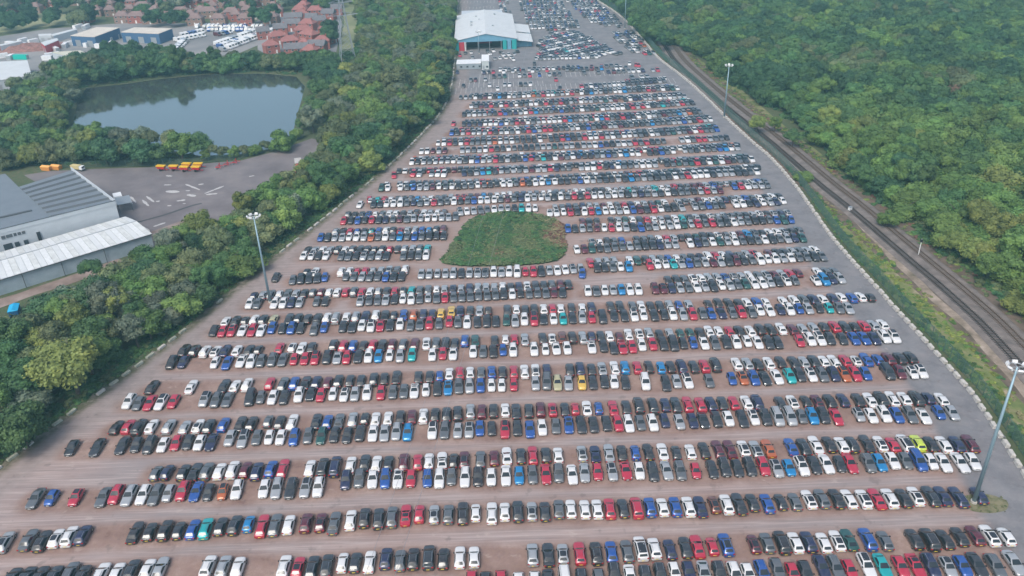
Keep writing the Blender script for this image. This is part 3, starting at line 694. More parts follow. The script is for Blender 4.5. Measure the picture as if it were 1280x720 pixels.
# ------------------------------------------------------------------ the remaining cars: one mass of real geometry
SLOTS = list(PAINT); SLOT = {k: i for i, k in enumerate(SLOTS)}
EXTRA = [M_GLASS, M_ROOFK, M_TYRE, M_LAMP, M_TAIL, M_TRIM]; NX = len(SLOTS)
def flat_car(kind, detail):
    """list of (verts, faces, slot) ; slot -1 = paint"""
    P, L = SHAPE[kind]; out = []
    if detail:
        out.append((P['body'].v, P['body'].f, -1))
        if kind in ('suv', 'estate', 'mpv'): out += [(q.v, q.f, NX + 5) for q in P['rails']]
        for p in ('windscreen', 'rear_window', 'side_window', 'side_window.R'): out.append((P[p].v, P[p].f, NX))
        for w in P['wheels']: out.append((w.v, w.f, NX + 2))
        for w in P['headlights']: out.append((w.v, w.f, NX + 3))
        for w in P['tails']: out.append((w.v, w.f, NX + 4))
        roof = [(P['roof_panel'].v, P['roof_panel'].f, NX + 1)]
    else:
        L, W, H, belt, cab, st = body_profile(kind); hw = W / 2; h = L / 2
        ys = [(-h, .8, .55), (-h + .35, .96, .8), (cab[0], 1, belt), (cab[2], 1, belt), (h - .1, .95, belt - .05), (h, .84, .6)]
        vs = []; n = 6
        for y, w, z in ys: vs += [(w * hw, y, .2), (w * hw, y, .66), (w * hw * .84, y, z), (-w * hw * .84, y, z), (-w * hw, y, .66), (-w * hw, y, .2)]
        fs = [(i * n + j, i * n + (j + 1) % n, (i + 1) * n + (j + 1) % n, (i + 1) * n + j) for i in range(5) for j in range(5)] + [(5, 4, 3, 2, 1, 0), tuple(range(30, 36))]
        out.append((vs, [f[::-1] for f in fs], -1))
        A, B_, C_, D = cab; wb, wt = hw * .9, hw * .7
        vs = [(wb, A, belt), (-wb, A, belt), (-wt, B_, H - .03), (wt, B_, H - .03), (wb, D, belt), (-wb, D, belt), (-wt, C_, H - .03), (wt, C_, H - .03)]
        out.append((vs, [(1, 0, 3, 2), (4, 5, 6, 7), (0, 4, 7, 3), (5, 1, 2, 6)], NX))
        e = .03
        out.append(([(wt + e, B_, H - .03), (-wt - e, B_, H - .03), (-wt - e, C_, H - .03), (wt + e, C_, H - .03), (0, B_ + .1, H + .02), (0, C_ - .1, H + .02)], [(1, 0, 4), (0, 3, 5, 4), (3, 2, 5), (2, 1, 4, 5)], -1))
        out.append(([(hw * .97, -h + .3, .0), (-hw * .97, -h + .3, 0), (-hw * .97, h - .3, 0), (hw * .97, h - .3, 0), (hw * .97, -h + .3, .25), (-hw * .97, -h + .3, .25), (-hw * .97, h - .3, .25), (hw * .97, h - .3, .25)], [(0, 1, 5, 4), (1, 2, 6, 5), (2, 3, 7, 6), (3, 0, 4, 7)], NX + 2))
        roof = [([(wt * .9, B_ + .1, H + .025), (-wt * .9, B_ + .1, H + .025), (-wt * .9, C_ - .1, H + .025), (wt * .9, C_ - .1, H + .025)], [(0, 3, 2, 1)], NX + 1)]
    return out, roof
def pack(parts):
    V = []; LI = []; LT = []; MI = []; k = 0
    for vs, fs, s in parts:
        V += [tuple(v) for v in vs]
        for f in fs: LI += [i + k for i in f]; LT.append(len(f)); MI.append(s)
        k += len(vs)
    return np.array(V, float), np.array(LI), np.array(LT), np.array(MI)
PK = {}
for k in KINDS:
    for dt in (0, 1):
        a, r_ = flat_car(k, dt); PK[(k, dt, 0)] = pack(a); PK[(k, dt, 1)] = pack(a + r_)
def mass_cars(name, lst, label):
    VV, LL, TT, MM = [], [], [], []; base = 0
    for (x, y, ang, kind, col, dark, dt) in lst:
        V, LI, LT, MI = PK[(kind, dt, 1 if dark else 0)]
        f = CS - .05 * min(1, max(0, (y - 230) / 150)); c, s = math.cos(ang) * f, math.sin(ang) * f
        yl = 1.07; VV.append(np.stack([V[:, 0] * c - V[:, 1] * s * yl + x, V[:, 0] * s + V[:, 1] * c * yl + y, V[:, 2] * f + 0.034], 1))
        LL.append(LI + base); TT.append(LT); MM.append(np.where(MI < 0, SLOT[col], MI)); base += len(V)
    V = np.concatenate(VV); LI = np.concatenate(LL); LT = np.concatenate(TT); MI = np.concatenate(MM)
    me = bpy.data.meshes.new(name)
    me.vertices.add(len(V)); me.vertices.foreach_set('co', V.ravel())
    me.loops.add(len(LI)); me.loops.foreach_set('vertex_index', LI)
    me.polygons.add(len(LT)); me.polygons.foreach_set('loop_start', np.concatenate([[0], np.cumsum(LT)[:-1]])); me.polygons.foreach_set('loop_total', LT)
    for k in SLOTS: me.materials.append(paint(k))
    for m in EXTRA: me.materials.append(m)
    me.polygons.foreach_set('material_index', MI)
    me.update(calc_edges=True)
    o = link(name, me); tag(o, label, 'cars', None, 'stuff'); return o
MASS = []
for i, c in enumerate(CARS):
    if i not in SET_NEAR: MASS.append((c['x'], c['y'], c['ang'], c['kind'], c['col'], c['dark'], 1))
# colours as they mix in the photo
CW = 'w' * 24 + 's' * 19 + 'g' * 24 + 'd' * 16 + 'k' * 4 + 'n' * 4 + 'b' * 4 + 'c' * 2 + 'r' * 7 + 'm' * 4 + 't' + 'e' * 2 + 'o'
RR = random.Random(5)
def fill_row(pts, face, pitch=2.34, p=1.0, jit=0.06, dt=None, skew=0.0, z=.65, line=True, drop=0.015):
    P = [G(x, y, z) for x, y in pts]; Q = resample(P, pitch)
    if line: ROW_LINES.append([(q.x, q.y) for q in Q[::3]] + [(Q[-1].x, Q[-1].y)])
    for i, q in enumerate(Q):
        if RR.random() > p or RR.random() < drop: continue
        a = Q[max(0, i - 4)]; b = Q[min(len(Q) - 1, i + 4)]
        if (b - a).length < .1: ang = 0
        else: ang = math.atan2(b.y - a.y, b.x - a.x)
        d = dt if dt is not None else (1 if q.y < 285 else 0)
        MASS.append((q.x + RR.uniform(-jit, jit), q.y + RR.uniform(-.16, .16), ang + (0 if face == 'F' else math.pi) + skew + R(RR.uniform(-2, 2)), RR.choices(KINDS, (32, 14, 16, 12, 8, 2, 16, 2))[0], RR.choice(CW), RR.random() < .12, d))
F_, R_ = 'F', 'R'
# (lower line segments, upper line segments) of every double row, nearest first
for pts, f in [
 # I
 (((312, 380), (417, 377)), F_), (((451, 376), (560, 372), (645, 367), (712, 365)), F_), (((735, 364), (850, 360), (962, 353), (1000, 351)), F_), (((1020, 351), (1054, 348)), F_),
 (((318, 370), (390, 366), (500, 364), (630, 359), (720, 355)), R_), (((835, 350), (960, 344), (1001, 341)), R_), (((1022, 340), (1045, 339)), R_),
 # H
 (((366, 350), (400, 347), (411, 347)), F_), (((433, 346), (478, 346), (505, 346)), F_), (((527, 343), (632, 340), (665, 340), (740, 335), (793, 333)), F_), (((812, 331), (960, 324), (1031, 320)), F_),
 (((384, 340), (394, 340)), R_), (((427, 340), (507, 337)), R_), (((738, 328), (800, 325), (960, 317), (1024, 312)), R_),
 # J
 (((380, 320), (480, 320), (492, 320)), F_), (((504, 320), (536, 319)), F_), (((385, 313), (537, 311)), R_),
 (((721, 312), (820, 306), (946, 300), (962, 299), (1011, 297)), F_), (((740, 303), (850, 297), (952, 291), (1004, 288)), R_),
 # K
 (((401, 297), (555, 295)), F_), (((420, 290), (559, 287)), R_), (((710, 286), (800, 284), (955, 275), (996, 275)), F_), (((728, 277), (850, 273), (960, 267), (987, 266)), R_),
 # L
 (((430, 276), (500, 274), (570, 271)), F_), (((435, 269), (564, 265)), R_), (((575, 265), (620, 261), (677, 260)), F_), (((687, 266), (800, 262), (960, 253), (978, 251)), F_), (((694, 259), (800, 255), (960, 246), (976, 245)), R_),
 # M
 (((467, 255), (560, 252), (645, 248), (800, 242), (905, 238)), F_), (((918, 233), (966, 231)), F_), (((464, 250), (560, 247), (662, 242), (800, 236), (902, 230), (957, 226)), R_),
 # N
 (((477, 235), (560, 233), (645, 229), (800, 222), (952, 214)), F_), (((484, 230), (630, 226), (680, 222), (800, 216), (950, 208)), R_),
 # O
 (((517, 217), (556, 217)), F_), (((580, 216), (645, 212), (800, 206), (940, 199)), F_), (((499, 213.3), (640, 209.6), (800, 202), (935, 194.8)), R_),
 # P
 (((515, 202), (635, 199), (800, 191), (925, 184)), F_), (((519, 198), (635, 194.9), (800, 187), (922, 180)), R_),
 # Q single
 (((527, 189), (562, 188)), F_), (((578, 187.5), (640, 185), (740, 181), (835, 176)), F_), (((852, 175), (912, 172)), F_),
 # R S T U V
 (((548, 179), (640, 176), (800, 168), (900, 161)), F_), (((555, 174.7), (640, 171.7), (800, 163.8), (895, 156.8)), R_),
 (((565, 166), (640, 164), (800, 155), (890, 149)), F_), (((570, 162), (640, 160.3), (800, 151.2), (884, 145.2)), R_),
 (((580, 155), (640, 153), (800, 145), (877, 139)), F_), (((584, 151.3), (640, 149.3), (800, 141.4), (872, 135.6)), R_),
 (((580, 143), (640, 140.5), (800, 133), (869, 128)), F_), (((584, 139.6), (640, 137.1), (800, 129.6), (864, 124.7)), R_),
 (((589, 132.5), (640, 130.5), (724, 126.5), (859, 120)), F_), (((592, 129.1), (640, 127.3), (724, 123.4), (852, 117.1)), R_),
 (((576, 122), (640, 119.8), (720, 116), (848, 110)), F_), (((590, 118.6), (640, 116.6), (720, 112.9), (842, 107.1)), R_),
 (((727, 108), (790, 104), (834, 100.5)), F_), (((785, 100.5), (830, 97.5)), R_)]:
    fill_row(pts, f)
for pts, p in [(((573, 107.5), (664, 105)), .5), (((582, 100), (632, 98.6)), .35), (((618, 95.5), (690, 93), (770, 89.5), (826, 87)), .6), (((617, 90), (690, 87.5), (800, 84)), .55),
               (((625, 87.3), (700, 85), (776, 82)), .85), (((790, 97), (828, 94)), .4), (((605, 90.5), (614, 90.2)), 1)]:
    fill_row(pts, 'F', 2.6, p, .3, 0, line=False)
for px, py, c in ((610.3, 90, 'w'), (604, 89.5, 'w'), (622, 111, 'w'), (700, 110, 'd'), (695, 99.5, 'r'), (787, 79.5, 'w'), (795, 81, 'r'), (798, 81.5, 'r'), (567, 154.5, 'r'), (668, 79.5, 'k'), (345, 347, 'k'),
                  (450, 256, 'w'), (571.5, 90.2, 'n'), (462, 250, 'r'), (492.5, 219, 'r'), (728, 342, 'b')):
    q = G(px, py, .65); MASS.append((q.x, q.y, R(RR.uniform(-8, 8)), 'hatch', c, False, 1 if q.y < 285 else 0))
def fill_poly(pix, rowdir, pitch, depth, p, seed):
    """rows of closely parked cars filling an area"""
    P = [G(*q) for q in pix]; r_ = random.Random(seed); cx = sum(q.x for q in P) / len(P); cy = sum(q.y for q in P) / len(P)
    c, s = math.cos(rowdir), math.sin(rowdir)
    for j in range(-80, 80):
        for i in range(-80, 80):
            u, v = i * pitch + r_.uniform(-.1, .1), j * depth + r_.uniform(-.3, .3)
            x, y = cx + u * c - v * s, cy + u * s + v * c
            if inside((x, y), [(q.x, q.y) for q in P]) and r_.random() < p:
                MASS.append((x, y, rowdir + (math.pi if j % 2 else 0) + R(r_.uniform(-3, 3)), r_.choice(KINDS[:5]), r_.choice('wwwwwsssgggddknbr' if r_.random() < .9 else CW), r_.random() < .1, 0))
fill_poly(((672, 73), (745, 72), (775, 68), (740, 50), (722, 40), (690, 42), (676, 52)), R(38), 2.5, 5.0, .97, 1)
fill_poly(((668, 75.5), (748, 73.5), (748, 72), (668, 73)), R(0), 2.4, 5.0, 1, 2)
fill_poly(((644, -6), (695, -6), (727, 36), (700, 38), (662, 38)), R(0), 2.5, 5.6, .93, 3)
fill_poly(((700, -6), (722, -6), (742, 0), (766, 18), (776, 28), (778, 35), (750, 34), (733, 25)), R(2), 2.5, 5.8, .9, 4)
fill_poly(((764, 41), (790, 40), (822, 70), (800, 71), (778, 60)), R(8), 2.6, 6.2, .72, 5)
fill_poly(((609, 64.5), (647, 64.5), (648, 76), (612, 76)), R(12), 3.2, 6.0, .6, 6)
fill_poly(((572, 66), (592, 66), (592, 74.5), (573, 74.5)), R(5), 3.4, 6.0, .5, 7)
fill_poly(((621, -4), (632, -4), (640, 17), (628, 17)), R(2), 2.8, 6.0, .6, 8)
fill_poly(((561, 32), (570, 32), (569, 42), (560, 42)), R(2), 3.0, 6.0, .7, 9)
mass_cars('distant_parked_cars', MASS, 'hundreds of parked cars in double rows across the middle and far car park')
print('cars', len(CARS), 'near', len(NEAR), 'mass', len(MASS))
car_park()

# --- painted bay lines on the far asphalt
M_LINE = mat('line_paint', (0.55, 0.55, 0.53), 0.8)
mb = MB()
def bay_lines(a, b, pitch, L, p=1.0):
    Q = resample([G(*a), G(*b)], pitch)
    for q in Q:
        if random.random() < p: mb.box(-.06, -L / 2, 0.034, .06, L / 2, 0.038, 0, 0, (q.x, q.y, 0))
for a, b in (((570, 114), (845, 101)), ((574, 107), (680, 104)), ((600, 96), (800, 91)), ((575, 102), (640, 100)), ((576, 3), (618, 2)), ((574, 11), (619, 9))): bay_lines(a, b, 2.5, 9.5)
o = mb.build('bay_marking', M_LINE); tag(o, None, None, None, 'structure')
# ================================================================== BUILDINGS AND STRUCTURES
def ribbed(name, col, scale, ang=0, amt=.12, rough=.55, dirt=.25):
    g = NT(name)
    mp = g.n('ShaderNodeMapping'); mp.inputs['Rotation'].default_value = (0, 0, ang); g.l(g.tc.outputs['Object'], mp.inputs['Vector'])
    w = g.n('ShaderNodeTexWave', Scale=scale, Distortion=0.0); g.l(mp.outputs[0], w.inputs['Vector'])
    c = g.mix(g.math('MULTIPLY', g.ramp(g.noise(.25, 6), [(.42, (0, 0, 0)), (.7, (1, 1, 1))]), dirt), col, tuple(x * .62 for x in col))
    g.bump(w.outputs[0], amt * 3, .05); return g.out(c, rough)
M_WROOF = ribbed('white_roof_sheeting', (0.56, 0.58, 0.58), 1.2, 0, dirt=.25)
M_GROOF = ribbed('grey_roof_sheeting', (0.155, 0.18, 0.205), 1.0, R(70), dirt=.3)
M_GROOFD = mat('roof_upstand', (0.075, 0.085, 0.095), 0.7)
M_PWALL = ribbed('pale_wall_cladding', (0.47, 0.51, 0.54), 2.0, dirt=.25)
M_BWALL = mat('blue_cladding', (0.05, 0.115, 0.22), 0.6, noise_amt=.1)
M_SKY = mat('light_blue_cladding', (0.13, 0.30, 0.42), 0.55, noise_amt=.1, noise_scale=.4)
M_TEAL = mat('teal_cladding', (0.02, 0.31, 0.31), 0.5)
M_RED = mat('red_panel', (0.42, 0.03, 0.05), 0.5); M_DARK = mat('dark_interior', (0.02, 0.022, 0.03), 0.9)
M_WHITE = mat('white_paint', (0.68, 0.69, 0.69), 0.5, noise_amt=.08, noise_scale=.6)
M_STEEL = mat('galvanised_steel', (0.38, 0.41, 0.43), 0.45, 0.5)
M_BRICK = mat('red_brick', (0.30, 0.105, 0.085), 0.9, noise_amt=.25, noise_scale=1.5)
M_BRICK2 = mat('brown_brick', (0.26, 0.165, 0.13), 0.9, noise_amt=.25, noise_scale=1.5)
M_TILE = mat('grey_roof_tiles', (0.135, 0.13, 0.14), 0.85, noise_amt=.25, noise_scale=.8); M_TILE2 = mat('brown_roof_tiles', (0.20, 0.135, 0.125), 0.85, noise_amt=.25, noise_scale=.8)
M_WIN = mat('window_glass', (0.05, 0.06, 0.07), 0.1, 0, 0, .8); M_FRAME = mat('window_frame', (0.7, 0.7, 0.68), 0.5)
M_BEIGE = mat('pale_flat_roof', (0.55, 0.50, 0.43), 0.85, noise_amt=.1, noise_scale=.2)

def frame_from(A, B):
    """origin A, local x towards B, local y away from the camera side"""
    d = B - A; return A, math.atan2(d.y, d.x), d.length
def quad(mb, pts, m=0): mb.add(pts, [tuple(range(len(pts)))], m)

# --- the hall with the white roof
def hall():
    A, W, ang = G(569.6, 64), 36.0, R(1.6)
    r = empty('sales_hall', (A.x, A.y, 0.02), ang, 'big hall with white ridged roof and light blue and teal front beside far car rows', 'hall')
    D = 72.0; e, rg = 6.0, 9.4
    m = MB()
    quad(m, [(0, 0, 0), (0, 0, e), (0, D, e), (0, D, 0)]); quad(m, [(W, 0, 0), (W, D, 0), (W, D, e), (W, 0, e)]); quad(m, [(0, D, 0), (0, D, e), (W / 2, D, rg), (W, D, e), (W, D, 0)])
    m.build('wall', M_PWALL, r)
    m = MB(); quad(m, [(0, 0, e - 1.1), (W, 0, e - 1.1), (W, 0, e), (W / 2, 0, rg - .1), (0, 0, e)]); m.build('gable_front', M_SKY, r)
    m = MB(); o_ = .5
    for s in range(14):
        y0 = -o_ + s * (D + 2 * o_) / 14; y1 = y0 + (D + 2 * o_) / 14 - .12
        mm = MB()
        for a, b, za, zb in ((-o_, W / 2, e - .1, rg), (W / 2, W + o_, rg, e - .1)):
            mm.add([(a, y0, za + .1), (b, y0, zb + .1), (b, y1, zb + .1), (a, y1, za + .1), (a, y0, za - .1), (b, y0, zb - .1), (b, y1, zb - .1), (a, y1, za - .1)],
                   [(0, 1, 2, 3), (7, 6, 5, 4), (0, 4, 5, 1), (3, 2, 6, 7), (0, 3, 7, 4), (1, 5, 6, 2)])
        mm.build('roof_sheet', M_WROOF, r)
    # open front: deep dark recess with pillars
    m = MB(); m.box(6, 8.0, 0, W * .76, 8.2, e - 1.1); quad(m, [(0, .01, e - 1.1), (W, .01, e - 1.1), (W, 8, e - 1.1), (0, 8, e - 1.1)][::-1]); m.build('recess', M_DARK, r)
    MB().box(0, -.15, 0, 2, .3, e - 1.1).build('corner_panel', M_TEAL, r); MB().box(2.2, -.2, 0, 5.2, .4, e - 1.0).build('red_panel', M_RED, r)
    for x, w, mm in ((W * .77, 2.4, M_TEAL), (W * .845, 2.4, M_SKY), (W * .92, 2.8, M_TEAL)): MB().box(x, -.2, 0, x + w - .15, .4, e - .6).build('front_panel', mm, r)
    for i in range(4): MB().box(6.3 + i * (W * .76 - 7) / 3, -.05, 0, 6.55 + i * (W * .76 - 7) / 3, .25, e - 1.1).build('pillar', M_STEEL, r)
    MB().box(5.4, -.12, 0, 6, .35, e - 1.0).build('door_frame', M_WHITE, r)
    MB().box(W * .36, 7.6, 2.2, W * .60, 7.9, 3.8).build('banner', mat('dull_red_banner', (0.24, 0.03, 0.07), .8), r)
    # lean-to on the right
    m = MB(); w2 = 9.5
    quad(m, [(W, 0, 3.0), (W + w2, 6, 3.0), (W + w2, 48, 3.0), (W, 48, 4.8)]);
    for a, b in ((1, 22), (25, 48)):
        mm = MB(); mm.add([(W + .05, a, 4.9), (W + w2, a, 3.6), (W + w2, b, 3.6), (W + .05, b, 4.9), (W + .05, a, 4.7), (W + w2, a, 3.4), (W + w2, b, 3.4), (W + .05, b, 4.7)], [(0, 1, 2, 3), (7, 6, 5, 4), (0, 4, 5, 1), (3, 2, 6, 7), (1, 5, 6, 2)]); mm.build('side_roof', M_WROOF, r)
    MB().box(W + .1, 5, 0, W + w2 - .5, 47, 3.3).build('side_wall', M_SKY, r)
    # raised rear part
    mm = MB(); mm.box(3, D + .6, 0, W - 6, D + 14, 6.6); mm.build('rear_extension', M_PWALL, r)
    for x, y in ((9, 30), (9, 38), (14, 44), (22, 24), (24, 60), (12, 54)): MB().box(x, y, 7.0, x + 1.2, y + 1.6, 9.0).build('roof_vent', M_STEEL, r)
hall()

# --- site cabins in front of the hall
def cabin(px0, px1, h, depth, label, m, nwin):
    A, ang, W = frame_from(G(*px0), G(*px1)); r = empty('site_cabin', (A.x, A.y, .03), ang, label, 'site cabin')
    MB().box(0, 0, .15, W, depth, h).build('body', m, r)
    MB().box(-.1, -.1, h + .002, W + .1, depth + .1, h + .14).build('roof', M_WHITE, r)
    for i in range(nwin):
        x = (i + .6) * W / nwin; MB().box(x, -.04, 1.1, x + 1.1, .02, 2.0).build('window', M_WIN, r)
    MB().box(.5, -.04, .16, 1.4, .03, 2.2).build('door', M_STEEL, r)
cabin((571, 87.5), (601.5, 86.5), 3.1, 9, 'long grey site cabin with small square windows left of white cabin', mat('cabin_grey', (0.27, 0.32, 0.35), .6), 4)
cabin((602.5, 87.3), (611.5, 87), 4.6, 14, 'taller white site cabin at the right end of the grey one', mat('cabin_white', (0.45, 0.5, 0.5), .6), 1)

# --- warehouse with saw-tooth roof, lower left
def warehouse():
    zt = 10.6
    c = {k: G(*p, zt) for k, p in dict(P1=(143.5, 251), P2=(-90, 309.5), P3=(-90, 236), P4=(5, 213.5), P5=(22, 230), P6=(88, 209.5), P7=(63, 268)).items()}
    o = c['P1']; r = empty('warehouse', (o.x, o.y, .02), 0, 'large warehouse with grey saw tooth roof and pale blank side wall', 'warehouse')
    L = {k: (v.x - o.x, v.y - o.y) for k, v in c.items()}
    foot = [L[k] for k in ('P1', 'P6', 'P5', 'P4', 'P3', 'P2')]; foot = ccw(foot)
    MB().prism(foot, 0, zt - 1.3, 0, 0).build('wall', M_PWALL, r)
    # flat grey deck
    inn = foot; MB().prism(inn, zt - 1.297, zt - 1.1).build('roof_deck', M_GROOF, r)
    # parapet on the visible long wall
    a, b = Vector(L['P1']), Vector(L['P2']); d = (b - a).normalized(); nn = Vector((-d.y, d.x))
    if nn.y > 0: nn = -nn
    def wallbox(u0, u1, z0, z1, t, m, nm, out=0.0):
        p = [a + d * u0 + nn * out, a + d * u1 + nn * out, a + d * u1 + nn * (out + t), a + d * u0 + nn * (out + t)]
        return MB().prism(ccw([(q.x, q.y) for q in p]), z0, z1).build(nm, m, r)
    Lw = (b - a).length
    wallbox(0, Lw, zt - 1.31, zt, .25, M_PWALL, 'parapet', -.1)
    wallbox(-.1, Lw, zt + .003, zt + .15, .4, M_GROOFD, 'parapet_cap', -.2)
    px_u = lambda px, py: (Vector(G(px, py, zt)[:2]) - Vector((o.x, o.y)) - a).dot(d)
    # windows towards the left end: (u from pixel x)
    for x0, x1, z0, z1 in ((-2, 3, 7.3, 8.4), (4, 12, 7.4, 8.4), (13.5, 17, 7.4, 8.4), (18.5, 22.5, 7.4, 8.3), (24, 28, 7.4, 8.3), (-3, 8, 3.6, 5.6), (11, 17, 3.9, 5.4), (22.5, 28, 3.7, 5.3)):
        y = 287 - x0 * .25; wallbox(px_u(x1, 287 - x1 * .25), px_u(x0, y), z0, z1, .06, M_WIN, 'window', .12)
    wallbox(px_u(45, 276), px_u(40.5, 277), 2.6, 6.8, .3, M_DARK, 'door', .0)
    # saw-tooth bays between P6-P5 (far) and P1-P7 (near)
    F0, F1, N0, N1 = (Vector(L[k]) for k in ('P6', 'P5', 'P1', 'P7')); nb = 8
    for i in range(nb):
        t0, t1 = i / nb, (i + 1) / nb; q0, q1 = F0.lerp(N0, t0), F0.lerp(N0, t1); w0, w1 = F1.lerp(N1, t0), F1.lerp(N1, t1)
        lo, hi = zt - 1.1, zt - .60
        m = MB(); e = .97
        tt = t0 + (t1 - t0) * .86; qm, wm = F0.lerp(N0, tt), F1.lerp(N1, tt)
        m.add([(q0.x, q0.y, lo), (w0.x, w0.y, lo), (wm.x, wm.y, hi), (qm.x, qm.y, hi)], [(0, 1, 2, 3)]); m.add([(q0.x, q0.y, lo), (qm.x, qm.y, hi), (q1.x, q1.y, lo)], [(0, 1, 2)]); m.add([(w0.x, w0.y, lo), (wm.x, wm.y, hi), (w1.x, w1.y, lo)], [(2, 1, 0)])
        m.build('roof_bay', M_GROOF, r)
        m = MB(); m.add([(qm.x, qm.y, hi), (wm.x, wm.y, hi), (w1.x, w1.y, lo), (q1.x, q1.y, lo)], [(0, 1, 2, 3)]); m.build('roof_light', M_GROOFD, r)
    # edge flashing on the right gable
    m = MB(); p0, p1 = F0, N0; dd = (p1 - p0).normalized(); n2 = Vector((dd.y, -dd.x));
    if n2.x < 0: n2 = -n2
    m.prism(ccw([(q.x, q.y) for q in (p0, p1, p1 + n2 * .35, p0 + n2 * .35)]), zt - 1.4, zt + .1); m.build('verge_flashing', M_PWALL, r)
    # gutter on the left flat roof
    g0, g1 = G(-60, 286, zt - 1.1), G(40, 263.5, zt - 1.1); q = Vector((g1.x - g0.x, g1.y - g0.y)); an = math.atan2(q.y, q.x)
    MB().box(0, -.5, zt - 1.098, q.length, .5, zt - .75, 0, an, (g0.x - o.x, g0.y - o.y, 0)).build('roof_upstand', M_GROOFD, r)
warehouse()
def shed():
    ze, zr = 5.0, 6.1
    U0, L0, U1, L1 = G(157, 270.5, ze), G(190, 292, ze), G(-90, 341, ze), G(-90, 376.5, ze)
    o = L0; r = empty('long_shed', (o.x, o.y, .02), 0, 'long low shed with white sheet roof and blue grey wall beside warehouse', 'shed')
    V = lambda p: Vector((p.x - o.x, p.y - o.y)); u0, l0, u1, l1 = V(U0), V(L0), V(U1), V(L1); r0, r1 = u0.lerp(l0, .46), u1.lerp(l1, .46)
    MB().prism(ccw([tuple(q) for q in (u0.lerp(u1, .004), l0.lerp(l1, .004).lerp(u0, .02), l1.lerp(u1, .02), u1)]), 0, ze - .1).build('wall', mat('shed_wall', (0.30, 0.37, 0.41), .6, noise_amt=.15, noise_scale=.3), r)
    n = 34; ms = [M_WROOF, mat('roof_sheet_worn', (0.52, 0.535, 0.52), .6, noise_amt=.18, noise_scale=.5), mat('roof_sheet_light', (0.60, 0.615, 0.61), .5, noise_amt=.1)]
    for i in range(n):
        t0, t1 = i / n + .0006, (i + 1) / n - .0006
        for (a0, a1, b0, b1, za, zb) in ((u0, u1, r0, r1, ze, zr), (r0, r1, l0, l1, zr, ze)):
            A, B_, C_, D = a0.lerp(a1, t0), b0.lerp(b1, t0), b0.lerp(b1, t1), a0.lerp(a1, t1)
            m = MB(); m.add([(A.x, A.y, za), (B_.x, B_.y, zb), (C_.x, C_.y, zb), (D.x, D.y, za), (A.x, A.y, za - .1), (B_.x, B_.y, zb - .1), (C_.x, C_.y, zb - .1), (D.x, D.y, za - .1)], [(3, 2, 1, 0), (4, 5, 6, 7), (0, 1, 5, 4), (2, 3, 7, 6), (1, 2, 6, 5), (3, 0, 4, 7)])
            m.build('roof_sheet', ms[(i * 7 + (za > zb)) % 3], r)
    d = (r1 - r0); an = math.atan2(d.y, d.x); MB().box(0, -.18, zr - .02, d.length, .18, zr + .09, 0, an, (r0.x, r0.y, 0)).build('ridge_cap', M_STEEL, r)
    d = (l1 - l0); an = math.atan2(d.y, d.x); MB().box(0, -.12, ze - .32, d.length, .22, ze - .104, 0, an, (l0.x, l0.y, 0)).build('gutter', M_GROOFD, r)
    for px in (122, 17, 66, -40):
        t = (190 - px) / 280.; q = l0.lerp(l1, t) + (l0 - u0).normalized() * .12; MB().cyl((q.x, q.y, 0), (q.x, q.y, ze - .2), .11, n=8).build('downpipe', M_GROOFD, r)
shed()
def loading_canopy():
    A, ang, W = frame_from(G(149, 267), G(168, 263)); r = empty('loading_canopy', (A.x, A.y, .03), ang, 'small grey slatted loading canopy at the warehouse corner', 'canopy')
    for i in range(7): MB().box(.2, i * 1.1, 3.0, W, i * 1.1 + .85, 3.2).build('slat', M_STEEL, r)
    for x in (.4, W - .4):
        for y in (.3, 7): MB().box(x - .1, y - .1, 0, x + .1, y + .1, 3.0).build('leg', M_GROOFD, r)
    MB().box(0, 7.9, 0, W * .55, 12, 3.4).build('store_box', M_WHITE, r)
loading_canopy()

# --- yard beside the warehouse
g = NT('yard_asphalt'); g.bump(g.noise(2, 4), .3, .05)
g.out(g.ramp(g.noise(.08, 6), [(.3, (.115, .10, .105)), (.5, (.155, .137, .142)), (.72, (.21, .185, .18))]), .93)
slab_sheet('yard', GP([(30, 219), (60, 214), (120, 211), (190, 209), (300, 201), (345, 189), (390, 173), (404, 178), (392, 205), (350, 240), (290, 275), (240, 312), (185, 332), (130, 300), (100, 260)]), .022, MATS['yard_asphalt'])
g = NT('track_earth'); g.bump(g.noise(2, 4), .3, .05)
g.out(g.ramp(g.noise(.15, 6), [(.3, (.14, .10, .08)), (.55, (.24, .18, .155)), (.75, (.33, .27, .24))]), .95)
slab_sheet('yard_track', GP([(182, 292), (250, 268), (262, 285), (235, 312), (200, 330), (178, 312)]), .03, MATS['track_earth'])
soft_band('earth_strip', [Vector(G(x, y)[:2]) for x, y in ((-60, 402), (0, 379), (60, 359), (130, 335), (160, 322))], 2.5, .03, MATS['track_earth'], 5)
M_YP = mat('worn_white_paint', (0.42, 0.41, 0.40), .85, noise_amt=.2, noise_scale=2)
def mark(x0, y0, x1, y1, w):
    a, b = G(180 + x0 / 6, 170 + y0 / 6), G(180 + x1 / 6, 170 + y1 / 6); d = Vector((b.x - a.x, b.y - a.y)); L = d.length; an = math.atan2(d.y, d.x); n = 6; vs = []
    for k in range(n + 1):
        u = L * k / n; s = .42 * (1 if 0 < k < n else .4) * random.uniform(.6, 1.2); vs += [(u, -w * s / 2), (u, w * s / 2)]
    c, s_ = math.cos(an), math.sin(an)
    m = MB(); m.add([(a.x + c * x - s_ * y, a.y + s_ * x + c * y, .036) for x, y in vs], [(2 * k, 2 * k + 2, 2 * k + 3, 2 * k + 1) for k in range(n)]); o = m.build('painted_mark', M_YP); o['kind'] = 'structure'
